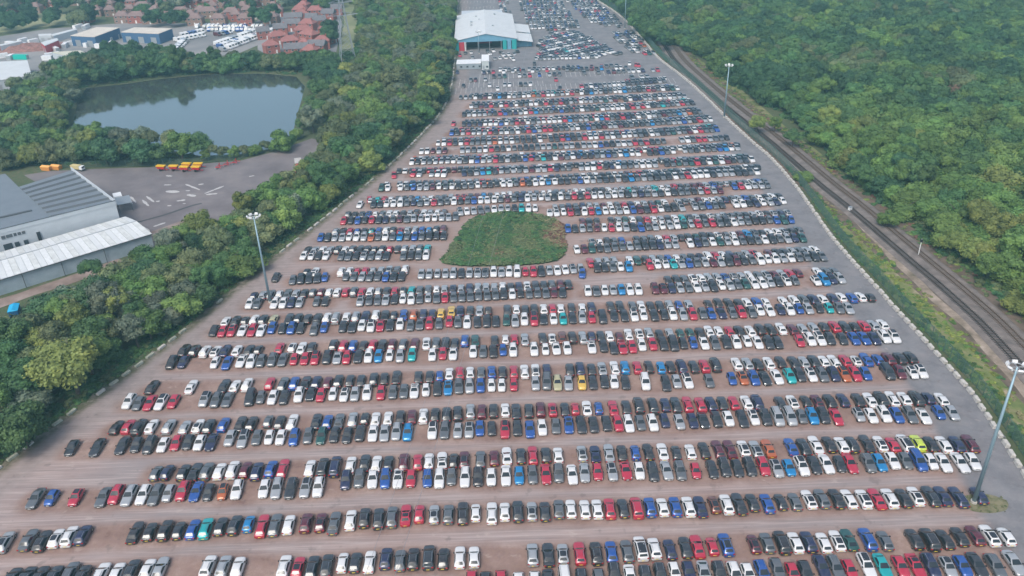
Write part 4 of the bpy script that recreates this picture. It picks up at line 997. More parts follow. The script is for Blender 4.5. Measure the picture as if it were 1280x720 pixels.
for a in ((165, 298, 212, 302, 3), (150, 367, 205, 367, 2.2), (165, 415, 265, 420, 5), (408, 365, 448, 360, 2.5), (312, 362, 420, 405, 2.4), (455, 432, 600, 375, 2.6), (465, 440, 550, 432, 3.5), (312, 410, 345, 411, 2), (325, 440, 385, 452, 4.5), (245, 488, 310, 480, 3), (290, 507, 312, 507, 1.8),
          (175, 523, 205, 523, 2), (18, 452, 75, 495, 2.2), (-12, 480, 35, 525, 2.4), (90, 490, 118, 490, 3), (72, 680, 160, 650, 2.6), (788, 305, 828, 297, 2.5), (-30, 670, 40, 720, 3), (-100, 455, -60, 500, 2), (-120, 480, -90, 510, 2)): mark(*a)
soft_band('tar_seam_strip', [Vector(G(x, y)[:2]) for x, y in ((168, 279), (205, 269), (240, 257), (262, 252))], .5, .034, mat('tar_seam', (0.06, 0.06, 0.062), .9), 8)  # thin dark crack line in the yard tarmac, tar's own colour
fence([Vector(G(x, y)[:2]) for x, y in ((395, 165), (345, 186), (300, 199), (245, 206), (190, 208), (120, 209), (75, 210))][::-1], 2.8, 'green mesh fence along the back of the yard by the pond', None, 'yard_fence')

M_YEL = mat('farm_yellow', (0.70, 0.42, 0.02), .5); M_FRED = mat('farm_red', (0.48, 0.03, 0.04), .5)
def wheel(mb, x, y, r_, w=.35): mb.cyl((x - w / 2, y, r_), (x + w / 2, y, r_), r_, n=12)
def spreader(px, py, which):
    q = G(px, py); r = empty('farm_trailer', (q.x, q.y, .03), R(RR.uniform(78, 92)), which, 'trailer', 'red and yellow trailers at the back of the yard'); r.scale = (.58, .72, .95)
    m = MB(); m.add([(-1.0, -1.9, .9), (1.0, -1.9, .9), (1.0, 1.9, .9), (-1.0, 1.9, .9), (-1.35, -2.4, 2.0), (1.35, -2.4, 2.0), (1.35, 2.4, 2.0), (-1.35, 2.4, 2.0)], [(3, 2, 1, 0), (0, 1, 5, 4), (1, 2, 6, 5), (2, 3, 7, 6), (3, 0, 4, 7)]); m.build('hopper', M_FRED, r)
    m = MB(); m.box(-1.45, -2.5, 2.003, 1.45, 2.5, 2.35); m.build('cover', M_YEL, r)
    MB().box(-.15, -3.9, .6, .15, -1.9, .8).build('drawbar', M_FRED, r)
    for x in (-1.3, 1.3): m = MB(); wheel(m, x, .3, .6); m.build('wheel', M_TYRE, r)
for p, t in (((202.5, 213.5), 'leftmost of the red and yellow trailers at the back of the yard'), ((218, 213.5), 'second red and yellow trailer from the left in the yard'), ((231.5, 214.5), 'red and yellow trailer in front, third from the left'),
             ((234.5, 210.5), 'red and yellow trailer partly hidden behind the third one'), ((246, 214.5), 'rightmost front trailer, red with yellow top'), ((248.5, 210.5), 'red and yellow trailer behind the rightmost one')): spreader(*p, t)
def cultivator(px, py, lab):
    q = G(px, py); r = empty('cultivator', (q.x, q.y, .03), R(75), lab, 'farm machine', 'red farm machines by the yard fence'); r.scale = (.8, .8, .9)
    MB().box(-1.6, -.1, .9, 1.6, .1, 1.1).box(-1.4, -1.6, .9, -1.2, 1.6, 1.1).box(1.2, -1.6, .9, 1.4, 1.6, 1.1).box(-1.6, 1.3, .9, 1.6, 1.5, 1.1).build('frame', M_FRED, r)
    MB().box(-.1, -.2, 1.1, .1, 0, 2.6).box(-.6, -.15, 2.2, .6, -.05, 2.4).build('mast', M_FRED, r)
    for x in (-1.5, -.75, 0, .75, 1.5): MB().cyl((x - .05, 1.4, .45), (x + .05, 1.4, .45), .45, n=12).build('disc', M_STEEL, r)
for p, t in (((275, 211), 'leftmost red farm machine by the yard fence'), ((285, 207.5), 'middle red farm machine by the yard fence'), ((295.5, 205), 'rightmost red farm machine by the yard fence')): cultivator(*p, t)
def lorry(px, py, ang, cabm, bodym, label, sc=1.0):
    q = G(px, py); r = empty('lorry', (q.x, q.y, .03), ang, label, 'lorry'); r.scale = (sc, sc, sc)
    MB().box(-1.15, -4, .7, 1.15, 3.8, .95).build('chassis', M_TRIM, r)
    MB().box(-1.2, -4.1, .96, 1.2, -2.2, 2.9).build('cab', cabm, r); MB().box(-1.0, -4.14, 1.9, 1.0, -4.0, 2.7).build('windscreen', M_WIN, r)
    m = MB(); m.add([(-1.1, -1.9, 1.0), (1.1, -1.9, 1.0), (1.1, 3.8, 1.0), (-1.1, 3.8, 1.0), (-1.3, -2.0, 3.1), (1.3, -2.0, 3.1), (1.3, 4.0, 3.1), (-1.3, 4.0, 3.1)], [(3, 2, 1, 0), (0, 1, 5, 4), (1, 2, 6, 5), (2, 3, 7, 6), (3, 0, 4, 7), (4, 5, 6, 7)]); m.build('load_box', bodym, r)
    for y in (-3, 2, 3.1):
        for x in (-1.05, 1.05): m = MB(); wheel(m, x, y, .5, .3); m.build('wheel', M_TYRE, r)
lorry(374, 211, R(15), M_FRED, mat('tipper_grey', (0.42, 0.40, 0.38), .7, noise_amt=.2), 'red tipper lorry with pale load at the right end of the yard')
lorry(98, 213, R(70), M_WHITE, mat('cream_load', (.55, .46, .22), .7), 'white lorry with cream load behind the warehouse', .7)
def skip(px, py, L, W, H, m, mt, label, ang, cat='container'):
    q = G(px, py); r = empty('container', (q.x, q.y, .04), ang, label, cat)
    MB().add([(-W / 2 * .85, -L / 2 * .9, 0), (W / 2 * .85, -L / 2 * .9, 0), (W / 2 * .85, L / 2 * .9, 0), (-W / 2 * .85, L / 2 * .9, 0), (-W / 2, -L / 2, H), (W / 2, -L / 2, H), (W / 2, L / 2, H), (-W / 2, L / 2, H)], [(3, 2, 1, 0), (0, 1, 5, 4), (1, 2, 6, 5), (2, 3, 7, 6), (3, 0, 4, 7)]).build('body', m, r)
    MB().add([(-W / 2, -L / 2, H + .002), (W / 2, -L / 2, H + .002), (W / 2, L / 2, H + .002), (-W / 2, L / 2, H + .002), (0, -L / 2 * .9, H + .5), (0, L / 2 * .9, H + .5)], [(0, 1, 4), (1, 2, 5, 4), (2, 3, 5), (3, 0, 4, 5)]).build('cover', mt, r)
M_TARP = mat('bright_blue_tarpaulin', (0.01, 0.34, 0.60), .5)
skip(19, 391, 4.5, 2.6, 1.6, mat('skip_blue', (0.01, 0.10, 0.25), .6), M_TARP, 'bright blue covered skip below the long shed', R(20), 'skip')
skip(59, 212.5, 4.2, 2.2, 1.5, mat('skip_orange', (0.6, 0.25, 0.05), .6), mat('skip_orange_top', (0.72, 0.36, 0.10), .6), 'left of two orange containers behind the warehouse', R(75))
skip(71, 211.5, 4.2, 2.2, 1.5, MATS['skip_orange'], MATS['skip_orange_top'], 'right of two orange containers behind the warehouse', R(75))
M_PILE = mat('red_scrap', (0.36, 0.12, 0.09), .9, noise_amt=.4, noise_scale=2)
bm = bmesh.new(); bmesh.ops.create_icosphere(bm, subdivisions=3, radius=1)
for v in bm.verts: v.co = Vector((v.co.x * 4, v.co.y * 2.6, max(0, v.co.z) * 1.5)) * (1 + .35 * noise.noise(v.co * 2.4))
me = bpy.data.meshes.new('rubble_pile'); bm.to_mesh(me); bm.free(); me.materials.append(M_PILE); q = G(361.5, 220)
tag(link('rubble_pile', me, None, (q.x, q.y, .03), .3), 'low heap of reddish rubble beside the red tipper lorry', 'rubble heap')

# --- light masts
def light_mast(b, t, label, rb=.38):
    q = G(*b); H = 24.0
    for k in range(80, 420):
        if px_of((q.x, q.y, k / 10))[1] < t[1]: H = k / 10; break
    r = empty('light_mast', (q.x, q.y, .03), 0, label, 'light mast')
    MB().cyl((0, 0, .5), (0, 0, H), rb, rb * .42, 14).build('pole', mat('mast_steel', (0.25, 0.36, 0.42), .45, .4), r, True)
    MB().cyl((0, 0, 0), (0, 0, .5), rb * 1.5, n=14).build('base', M_CONC, r)
    m = MB(); n = 14; R1 = 1.35
    for i in range(n):
        a0, a1 = 2 * math.pi * i / n, 2 * math.pi * (i + 1) / n; m.cyl((R1 * math.cos(a0), R1 * math.sin(a0), H), (R1 * math.cos(a1), R1 * math.sin(a1), H), .07, n=6)
    for i in range(4): a0 = math.pi / 2 * i; m.cyl((0, 0, H), (R1 * math.cos(a0), R1 * math.sin(a0), H), .06, n=6)
    m.build('head_ring', M_STEEL, r)
    for i in range(6):
        a0 = math.pi / 3 * i + .3; f = MB(); f.box(-.42, -.12, -.32, .42, .22, .34); o = f.build('floodlight', mat('lamp_housing', (0.62, 0.63, 0.63), .4), r, loc=(R1 * 1.12 * math.cos(a0), R1 * 1.12 * math.sin(a0), H + .1)); o.rotation_euler = (R(-35), 0, a0 - math.pi / 2)
light_mast((338, 378), (318, 271), 'tall grey floodlight mast at the left edge of the car park')
light_mast((1217, 628), (1277, 459), 'tall blue grey floodlight mast rising by the car at lower right', .42)
light_mast((905, 147), (911, 82), 'pale floodlight mast beside the railway at upper right')
light_mast((599, 67), (598, 40), 'slim floodlight mast in front of the white roofed hall', .25)
light_mast((781, 36), (784, -14), 'floodlight mast by the wood at the top of the car park', .3)
MB().cyl((0, 0, 0), (0, 0, 7.5), .11, .08, 8).box(-.5, -.12, 6.2, .5, .12, 7.0)
def post():
    q = G(1147.5, 320); r = empty('signal_post', (q.x, q.y, 0), 0, 'thin pale signal post standing right of the railway tracks', 'signal post')
    MB().cyl((0, 0, 0), (0, 0, 5.6), .13, .1, 8).build('pole', M_WHITE, r); MB().box(-.3, -.2, 4.6, .3, .2, 5.5).build('signal_head', M_TRIM, r)
    q = G(1062, 264); r = empty('trackside_cabinet', (q.x, q.y, .4), .6, 'small white cabinet beside the left railway track', 'cabinet')
    MB().box(-.6, -.4, 0, .6, .4, 1.1).build('body', M_WHITE, r); MB().box(-.66, -.46, 1.102, .66, .46, 1.2).build('lid', M_STEEL, r)
post()

# --- overhead wires across the car park, and the pylon on the left
def wires():
    Mw = mat('wire', (0.30, 0.31, 0.32), .5, .5); r = empty('power_line', (0, 0, 0), 0, 'pair of thin overhead wires crossing above the grass island', 'power line')
    for (a, b) in (((632, 262), (520, 647)), ((605, 272), (482, 657))):
        A, B_ = G(*a, 27), G(*b, 25); d = (A - B_); m = MB(); P = [B_ + d * t + Vector((0, 0, 1.2 * (t * 2 - 1) ** 2)) for t in [k / 10 for k in range(-12, 50, 2)]]
        for p, q in zip(P, P[1:]): m.cyl(p, q, .028, n=5, caps=False)
        m.build('wire', Mw, r)
wires()
def pylon(px, py, H, label):
    q = G(px, py); r = empty('pylon', (q.x, q.y, 0), .3, label, 'pylon'); Mp = mat('pylon_steel', (0.30, 0.33, 0.37), .5, .4)
    w = lambda z: 4.2 * (1 - z / H) ** 1.3 + .5
    Z = [H * k / 12 for k in range(13)]
    for sx, sy in ((1, 1), (-1, 1), (-1, -1), (1, -1)):
        m = MB()
        for a, b in zip(Z, Z[1:]): m.cyl((sx * w(a), sy * w(a), a), (sx * w(b), sy * w(b), b), .16, n=5, caps=False)
        m.build('leg', Mp, r)
    m = MB(); c = [(1, 1), (-1, 1), (-1, -1), (1, -1)]
    for a, b in zip(Z, Z[1:]):
        for i in range(4):
            p, s = c[i], c[(i + 1) % 4]
            m.cyl((p[0] * w(a), p[1] * w(a), a), (s[0] * w(b), s[1] * w(b), b), .08, n=4, caps=False); m.cyl((s[0] * w(a), s[1] * w(a), a), (p[0] * w(b), p[1] * w(b), b), .08, n=4, caps=False)
    m.build('bracing', Mp, r)
    for z, L in ((H * .66, 8), (H * .80, 6.5), (H * .93, 5)):
        m = MB()
        for s in (1, -1): m.cyl((0, .5, z), (s * L, 0, z + .3), .12, n=5); m.cyl((0, -.5, z), (s * L, 0, z + .3), .12, n=5); m.cyl((0, 0, z + 1.8), (s * L, 0, z + .3), .1, n=5)
        m.build('cross_arm', Mp, r)
pylon(437, 92, 46, 'grey lattice pylon between the housing estate and the tree belt')

# --- distant estate: industrial units, sheds, vans, houses
g = NT('estate_ground'); g.out(g.ramp(g.noise(.03, 6), [(.35, (.16, .16, .165)), (.6, (.25, .24, .235))]), .9)
slab_sheet('industrial_yard', GP([(-90, 78), (-10, 47), (60, 36), (150, 29), (240, 29), (352, 26), (352, 44), (300, 66), (225, 78), (120, 80), (60, 92), (0, 125), (-90, 140)]), .02, MATS['estate_ground'])
slab_sheet('sandy_yard', GP([(-30, 118), (15, 106), (44, 98), (46, 108), (10, 122), (-30, 140)]), .035, MATS['track_earth'])
g = NT('field_grass'); g.out(g.ramp(g.noise(.02, 6), [(.35, (.14, .17, .08)), (.6, (.24, .24, .13))]), .95)
slab_sheet('field', GP([(-60, 30), (55, 14), (100, 20), (95, 30), (30, 36), (-60, 50)]), .018, MATS['field_grass'])
slab_sheet('rough_field', GP([(428, 4), (480, 2), (476, 22), (452, 40), (446, 60), (424, 62), (430, 30)]), .018, MATS['field_grass'])
g = NT('estate_road'); g.out(g.ramp(g.noise(.05, 5), [(.35, (.17, .17, .18)), (.65, (.26, .25, .25))]), .9)
slab_sheet('estate_ground', GP([(322, 22), (420, 6), (428, 30), (420, 66), (352, 78), (322, 62)]), .026, MATS['estate_road'])
slab_sheet('far_road', GP([(-60, 57), (60, 40), (60, 43), (-60, 62)]), .03, MATS['estate_road'])
def unit(c4, zt, wm, rm, label, name='industrial_unit', cat='industrial unit', par=.0):
    P = [G(x, y, zt) for x, y in c4]; o = P[0]; r = empty(name, (o.x, o.y, .03), 0, label, cat); F = ccw([(p.x - o.x, p.y - o.y) for p in P])
    MB().prism(F, 0, zt - .3).build('wall', wm, r)
    cx = sum(p[0] for p in F) / 4; cy = sum(p[1] for p in F) / 4; MB().prism([(cx + (x - cx) * 1.01, cy + (y - cy) * 1.01) for x, y in F], zt - .298, zt).build('roof', rm, r)
    # a row of loading doors on the side facing the camera
    E = sorted(range(4), key=lambda i: F[i][1] + F[(i + 1) % 4][1])[0]; a, b = Vector(F[E]), Vector(F[(E + 1) % 4]); d = b - a; L = d.length; d.normalize(); nn = Vector((d.y, -d.x)); k = max(2, int(L / 9))
    for i in range(k):
        p = a + d * (L * (i + .3) / k); q = p + d * min(4, L / k * .5); MB().prism(ccw([tuple(v) for v in (p - nn * .1, q - nn * .1, q + nn * .08, p + nn * .08)]), .1, min(4, zt * .6)).build('door', M_STEEL, r)
unit([(88, 44.5), (118, 46), (149, 34.5), (121, 33.8)], 6.5, M_BWALL, M_BEIGE, 'left of two blue walled units with pale flat roofs')
unit([(151, 40), (198, 42), (215, 35.5), (168, 34.2)], 6.5, M_BWALL, M_BEIGE, 'right of two blue walled units with pale flat roofs')
unit([(-20, 78), (34, 75.5), (39, 94), (-20, 103)], 6.5, M_PWALL, M_WROOF, 'wide white roofed shed at the far left edge', 'white_shed', 'shed')
unit([(65, 65), (100, 63), (118, 70), (96, 73)], 5, M_PWALL, mat('cream_roof', (.50, .49, .40), .8), 'low cream roofed shed behind the left bank trees', 'cream_shed', 'shed')
unit([(51, 53), (71, 47.5), (73, 50), (56, 57)], 5, M_RED, M_WROOF, 'open fronted shed with white roof and red inside', 'open_shed', 'shed')
unit([(48, 42.5), (64, 42), (64, 44), (48, 44.5)], 4, M_PWALL, M_WROOF, 'long thin white building left of the blue units', 'thin_shed', 'shed')
unit([(64, 43), (94, 35.5), (96, 37), (66, 45)], 4, M_PWALL, M_WROOF, 'slanting thin white building next to the blue units', 'thin_shed', 'shed')
unit([(0, 55.5), (26, 50), (27, 51.5), (0, 57.5)], 4, M_PWALL, M_WROOF, 'thin white building at the edge of the scrap yard', 'thin_shed', 'shed')
unit([(1192, -1), (1300, -3), (1300, 0), (1192, 2)], 7, M_BWALL, mat('blue_roof', (.03, .10, .26), .6), 'long blue building beyond the right hand wood', 'blue_building', 'building')
bm = bmesh.new(); bmesh.ops.create_grid(bm, x_segments=24, y_segments=12, size=1)
for v in bm.verts: v.co = Vector((v.co.x * 26, v.co.y * 12, max(0, 1 - v.co.length ** 2) * 2.5 * (1 + .6 * noise.noise(v.co * 5))))
me = bpy.data.meshes.new('scrap_heap'); bm.to_mesh(me); bm.free(); me.materials.append(mat('scrap_brown', (0.24, 0.12, 0.10), .9, noise_amt=.5, noise_scale=.6)); q = G(25, 61)
tag(link('scrap_heap', me, None, (q.x, q.y, .03), .2), 'wide brown scrap heap in the far left yard', 'scrap heap')

# vans: one shape
def van_meshes():
    m = MB(); hw, L = 1.0, 5.6
    prof = [(-2.8, .4), (-2.8, 1.15), (-2.2, 1.35), (-1.5, 2.25), (-1.2, 2.45), (2.7, 2.5), (2.8, 2.3), (2.8, .4)]
    n = len(prof); vs = [(-hw, y, z) for y, z in prof] + [(hw, y, z) for y, z in prof]
    m.add(vs, [(i, (i + 1) % n, n + (i + 1) % n, n + i) for i in range(n)] + [tuple(range(n))[::-1], tuple(range(n, 2 * n))], 0)
    m.add([(-.85, -2.17, 1.43), (.85, -2.17, 1.43), (.85, -1.56, 2.24), (-.85, -1.56, 2.24)], [(0, 1, 2, 3)], 1)
    for x in (-.9, .9):
        for y in (-1.9, 1.7): m.cyl((x - .12, y, .35), (x + .12, y, .35), .35, n=8, m=2)
    return [orient(m.mesh('van', [mm, M_GLASS, M_TYRE])) for mm in (M_WHITE, M_WHITE, paint('s'), M_WHITE, paint('b'), paint('m'))]
VANS = van_meshes(); vn = 0
def vans(a, b, pitch, ang, lab, grp, p=.93, only=None):
    Q = resample([G(*a), G(*b)], pitch)
    for i, q in enumerate(Q):
        if RR.random() > p: continue
        o = link('van', VANS[0] if only else RR.choice(VANS[:4] * 3 + VANS), None, (q.x + RR.uniform(-.2, .2), q.y, .03), ang + R(RR.uniform(-3, 3))); tag(o, lab, 'van', grp)
for a, b, an, lab in (((242, 35), (330, 35.5), 0, 'white van in the back row of the storage yard below the houses'), ((262, 39), (316, 39), 0, 'white van in the second row of the storage yard'),
                      ((272, 45), (290, 41), 60, 'white van in the short slanting row of the storage yard'), ((272, 57), (322, 40), 55, 'white van in the long slanting middle row of the storage yard'),
                      ((276, 60), (320, 46), 55, 'white van in the slanting row next to the last one'), ((279, 64), (347, 38), 55, 'white van in the long slanting last row nearest the trees'),
                      ((218, 66), (232, 52), 50, 'white van near the bank trees right of the blue units'), ((222, 52), (262, 44), 50, 'white van in the left cluster of the storage yard'), ((228, 46), (258, 40), 40, 'white van at the left rear of the storage yard')):
    vans(a, b, 2.9, R(an), lab, lab.replace('white van', 'vans'))
M_CG = mat('container_green', (0.0, 0.42, 0.34), .5)
def box_container(px, py, ang, m, lab, L=6, grp=None):
    q = G(px, py); r = empty('shipping_container', (q.x, q.y, .03), ang, lab, 'container', grp)
    MB().box(-1.22, -L / 2, 0, 1.22, L / 2, 2.6).build('body', m, r); MB().box(-1.15, -L / 2 - .05, .1, 1.15, -L / 2 - .002, 2.5).build('door', M_STEEL, r)
box_container(27, 74, R(80), M_CG, 'bright green container in the scrap yard at far left', 9)
for i, (x, y) in enumerate(((15, 57), (28, 58), (42, 54), (29, 53), (82, 59), (92, 56), (12, 61), (60, 75), (66, 71), (135, 52), (145, 48), (158, 46), (140, 57), (110, 58), (125, 60), (98, 35.5), (108, 35.5), (14, 74), (5, 72), (112, 78), (70, 64), (120, 72))):
    box_container(x, y, R(RR.uniform(0, 180)), M_WHITE, 'white container or cabin in the far left industrial yard', RR.choice((5, 6, 8)), 'white containers in the far industrial yard')

# houses
HP = {}; HSITES = []
def house(px, py, w, d, h, ang, wm, rm, lab, hip=True, grp='houses of the far estate'):
    q = G(px, py)
    if any((q.x - a) ** 2 + (q.y - b) ** 2 < 95 for a, b in HSITES): return
    HSITES.append((q.x, q.y)); r = empty('house', (q.x, q.y, .03), ang, lab, 'house', grp); key = (w, d, h, wm.name, rm.name, hip)
    if key not in HP:
        e = h; rg = h + d * .38; o_ = .35
        a = MB().box(-w / 2, -d / 2, 0, w / 2, d / 2, e)
        if not hip:
            a.add([(-w / 2, -d / 2, e), (-w / 2, d / 2, e), (-w / 2, 0, rg - .1)], [(0, 2, 1)]); a.add([(w / 2, -d / 2, e), (w / 2, d / 2, e), (w / 2, 0, rg - .1)], [(0, 1, 2)])
        k = (w / 2 - d / 2 * .8) if hip else w / 2 + o_
        rf = MB().add([(-w / 2 - o_, -d / 2 - o_, e - .05), (w / 2 + o_, -d / 2 - o_, e - .05), (w / 2 + o_, d / 2 + o_, e - .05), (-w / 2 - o_, d / 2 + o_, e - .05), (-k, 0, rg), (k, 0, rg)], [(0, 1, 5, 4), (2, 3, 4, 5), (1, 2, 5), (3, 0, 4), (3, 2, 1, 0)])
        ch = MB().box(-.4, -.4, 0, .4, .4, 1.6); wi = MB().box(-.75, -.06, 0, .75, .03, 1.15); fr = MB().box(-.68, -.09, .07, .68, -.062, 1.08); dr = MB().box(-.5, -.06, 0, .5, .03, 2.1)
        HP[key] = (a.mesh('wall', wm), rf.mesh('roof', rm), ch.mesh('chimney', wm), wi.mesh('window', M_FRAME), fr.mesh('pane', M_WIN), dr.mesh('door', M_FRAME), rg)
    a, rf, ch, wi, fr, dr, rg = HP[key]
    link('wall', a, r); link('roof', rf, r); link('chimney', ch, r, (w * .28, .3, rg - 1.2))
    n = max(2, int(w / 3.2))
    for z in (1.0, 3.6):
        if z + 1.2 > h: continue
        for i in range(n):
            x = (i + .5) * w / n - w / 2
            if z < 2 and i == n // 2: link('door', dr, r, (x, -d / 2, .0)); continue
            o = link('window', wi, r, (x, -d / 2, z)); link('pane', fr, o)
for i, (x, y, w, an, k) in enumerate(((340, 66, 10, 30, 0), (352, 63, 12, 25, 0), (364, 60, 12, 20, 0), (376, 57, 12, 15, 0), (330, 70, 9, 60, 0), (372, 70, 16, 5, 0), (390, 72, 10, -20, 0), (398, 66, 12, -10, 0), (404, 60, 10, 10, 0), (412, 54, 10, 70, 0), (348, 54, 12, 30, 0),
        (362, 50, 12, 25, 0), (388, 52, 14, -35, 0), (400, 50, 10, -30, 0), (380, 46, 12, 20, 0), (352, 44, 10, 10, 0), (408, 44, 10, 0, 0), (366, 38, 14, 0, 0), (386, 38, 12, -15, 0), (368, 30, 14, 5, 0), (385, 28, 12, 0, 0), (400, 34, 10, 20, 0), (395, 21, 12, 5, 0), (412, 25, 10, -10, 0), (376, 20, 12, 0, 0), (362, 22, 10, 0, 0),
        (262, 22, 16, 2, 1), (291, 23, 13, 0, 1), (322, 23, 15, -2, 1), (275, 31, 12, 0, 1), (308, 31, 12, 3, 1), (246, 31, 12, 0, 1), (340, 29, 12, -5, 1), (228, 22, 14, 4, 1), (212, 28, 12, 0, 1), (190, 29, 13, 5, 1), (173, 28, 14, 0, 1), (155, 28, 12, 3, 1), (162, 19, 14, 0, 1),
        (180, 15, 14, 5, 1), (205, 14, 12, 0, 1), (145, 30, 10, 0, 1), (108, 28, 12, 0, 1), (120, 20, 12, 5, 1), (135, 12, 14, 0, 1), (65, 10, 16, -3, 1), (45, 16, 12, 0, 1), (22, 8, 14, 0, 1), (240, 9, 14, 0, 1), (300, 8, 14, 0, 1), (330, 6, 14, 0, 1), (270, 5, 14, 0, 1), (100, 6, 14, 0, 1), (190, 3, 14, 0, 1), (12, 16, 12, 0, 1)) + tuple((x, y, 9, RR.uniform(-20, 20), 1) for y in (3, 9, 15, 20, 26) for x in range(100 + y, 350, 19) if RR.random() < .62) + tuple((x, y, 9, RR.uniform(-30, 30), 0) for y in (14, 19, 25, 31, 41, 48, 56, 64) for x in range(342 - y // 4, 424, 14) if RR.random() < .45)):
    red = k == 0; pos = (('left' if x < 352 else 'right' if x > 392 else 'middle') + (', front row' if y > 58 else ', second row' if y > 43 else ', third row' if y > 29 else ', back row')) if red else (('far left' if x < 80 else 'left' if x < 170 else 'middle' if x < 225 else 'right' if x < 285 else 'far right') + (', back row' if y < 11 else ', middle row' if y < 24.5 else ', front row'))
    wm = M_BRICK if red or i % 3 == 0 else M_BRICK2; rm = (M_TILE if i % 2 else mat('red_roof_tiles', (0.27, .11, .10), .85, noise_amt=.2)) if red else M_TILE2
    house(x, y, w * .85, 7.2, 5.0, R(an), wm, rm, f'red brick house in the estate left of the pylon, {pos}' if red else f'brown roofed house behind the van yard, {pos}', hip=not red or i % 2 == 0, grp='houses of the estate left of the pylon' if red else 'brown roofed houses behind the van yard')
# ================================================================== WATER
g = NT('pond_water')
g.b.inputs['Metallic'].default_value = .88; g.b.inputs['Base Color'].default_value = (0.30, 0.345, 0.325, 1); g.b.inputs['Roughness'].default_value = 0.06; g.b.inputs['Specular IOR Level'].default_value = .5; g.b.inputs['IOR'].default_value = 1.33
g.bump(g.noise(.5, 4, .6, stretch=(1, .5, 1)), .05, .1)
g.l(g.ramp(g.noise(.02, 4), [(.4, (.035, .035, .035)), (.6, (.10, .10, .10))]), g.b.inputs['Roughness'])
POND = GP([(84, 172), (92, 150), (97, 128), (108, 110), (150, 106), (200, 99), (260, 93), (330, 92), (370, 96), (381, 108), (377, 125), (371, 145), (366, 168), (348, 184), (300, 193), (250, 195), (190, 184), (130, 176)])
slab_sheet('pond', POND, .05, MATS['pond_water'])

# ================================================================== TREES
TONES = {'dark green': (.036, .088, .038), 'mid green': (.060, .126, .044), 'bright green': (.098, .172, .046), 'yellow green': (.145, .182, .050), 'olive': (.100, .130, .060), 'reddish brown': (.145, .085, .060), 'grey green': (.110, .142, .098), 'meadow green': (.155, .200, .050), 'dry straw': (.220, .195, .105)}
def foliage(name, col):
    g = NT('foliage_' + name.replace(' ', '_'))
    oi = g.n('ShaderNodeObjectInfo')
    v = g.ramp(g.noise(1.1, 3), [(.35, tuple(x * .72 for x in col)), (.5, col), (.68, (col[0] * 1.5, col[1] * 1.32, col[2] * 1.15))])
    s = g.n('ShaderNodeHueSaturation'); mr = g.n('ShaderNodeMapRange'); mr.inputs[3].default_value = .72; mr.inputs[4].default_value = 1.30
    g.l(oi.outputs['Random'], mr.inputs[0]); g.l(mr.outputs[0], s.inputs['Value'])
    m2 = g.n('ShaderNodeMath', _operation='FRACT'); m3 = g.n('ShaderNodeMath', _operation='MULTIPLY'); m3.inputs[1].default_value = 7.13; g.l(oi.outputs['Random'], m3.inputs[0]); g.l(m3.outputs[0], m2.inputs[0])
    mh = g.n('ShaderNodeMapRange'); mh.inputs[3].default_value = .485; mh.inputs[4].default_value = .515; g.l(m2.outputs[0], mh.inputs[0]); g.l(mh.outputs[0], s.inputs['Hue'])
    g.l(v, s.inputs['Color']); g.b.inputs['Specular IOR Level'].default_value = .25
    return g.out(s.outputs[0], .6)
for k, c_ in TONES.items(): foliage(k, c_)
M_BARK = mat('bark', (0.10, 0.08, 0.065), .95, noise_amt=.3, noise_scale=2)
def crown_geo(seed, sx=1.0, sz=.85, nl=24, per=150, leaf=.075, low=-.6):
    """unit crown: lumps spread through an ellipsoid, each clad in leaf clumps; returns verts, faces"""
    r = np.random.default_rng(seed); lumps = []
    while len(lumps) < nl:
        d = r.normal(size=3); d /= np.linalg.norm(d)
        if d[2] < low: continue
        k = r.uniform(.35, .78) if len(lumps) > 3 else r.uniform(0, .3)
        lumps.append((d * k * np.array([sx, sx, sz]), r.uniform(.24, .42)))
    V = []; F = []
    for c, rad in lumps:
        d = r.normal(size=(per, 3)); d /= np.linalg.norm(d, axis=1)[:, None]
        p = c + d * rad * r.uniform(.82, 1.12, (per, 1)) * np.array([1, 1, .85])
        keep = np.ones(per, bool)
        for c2, r2 in lumps:
            if c2 is not c: keep &= np.linalg.norm(p - c2, axis=1) > r2 * .80
        keep &= (d[:, 2] > -.55)
        for q, n_ in zip(p[keep], d[keep]):
            n_ = n_ + r.normal(size=3) * .55 + np.array([0, 0, .35]); n_ /= np.linalg.norm(n_)
            a = np.cross(n_, r.normal(size=3)); a /= np.linalg.norm(a) + 1e-9; b = np.cross(n_, a)
            s = leaf * r.uniform(.6, 1.35); k = len(V)
            V += [q + a * s, q + b * s * .8 + n_ * s * .12, q - a * s, q - b * s * .8 - n_ * s * .1]; F.append((k, k + 1, k + 2, k + 3))
    # inner mass that stops the eye
    for c, rad in lumps:
        bm = bmesh.new(); bmesh.ops.create_icosphere(bm, subdivisions=1, radius=rad * .86); k = len(V)
        for v in bm.verts: V.append(np.array(v.co) * np.array([1, 1, .85]) * (1 + .18 * noise.noise(v.co * 9 + Vector(c))) + c)
        F += [tuple(v.index + k for v in f.verts) for f in bm.faces]; bm.free()
    return V, F
def mesh_of(name, V, F, m):
    me = bpy.data.meshes.new(name); me.from_pydata([tuple(v) for v in V], [], F); me.materials.append(m); me.update(); return me
SHAPES = [crown_geo(s, sx, sz, nl, 210, lf) for s, sx, sz, nl, lf in ((1, 1, .85, 30, .052), (2, 1, .78, 34, .050), (3, .95, 1.0, 30, .054), (4, 1.05, .75, 36, .048), (5, .9, 1.12, 28, .055))]
CROWN = {}
def crown(si, tone):
    if (si, tone) not in CROWN: CROWN[(si, tone)] = mesh_of('crown', *SHAPES[si], MATS['foliage_' + tone.replace(' ', '_')])
    return CROWN[(si, tone)]
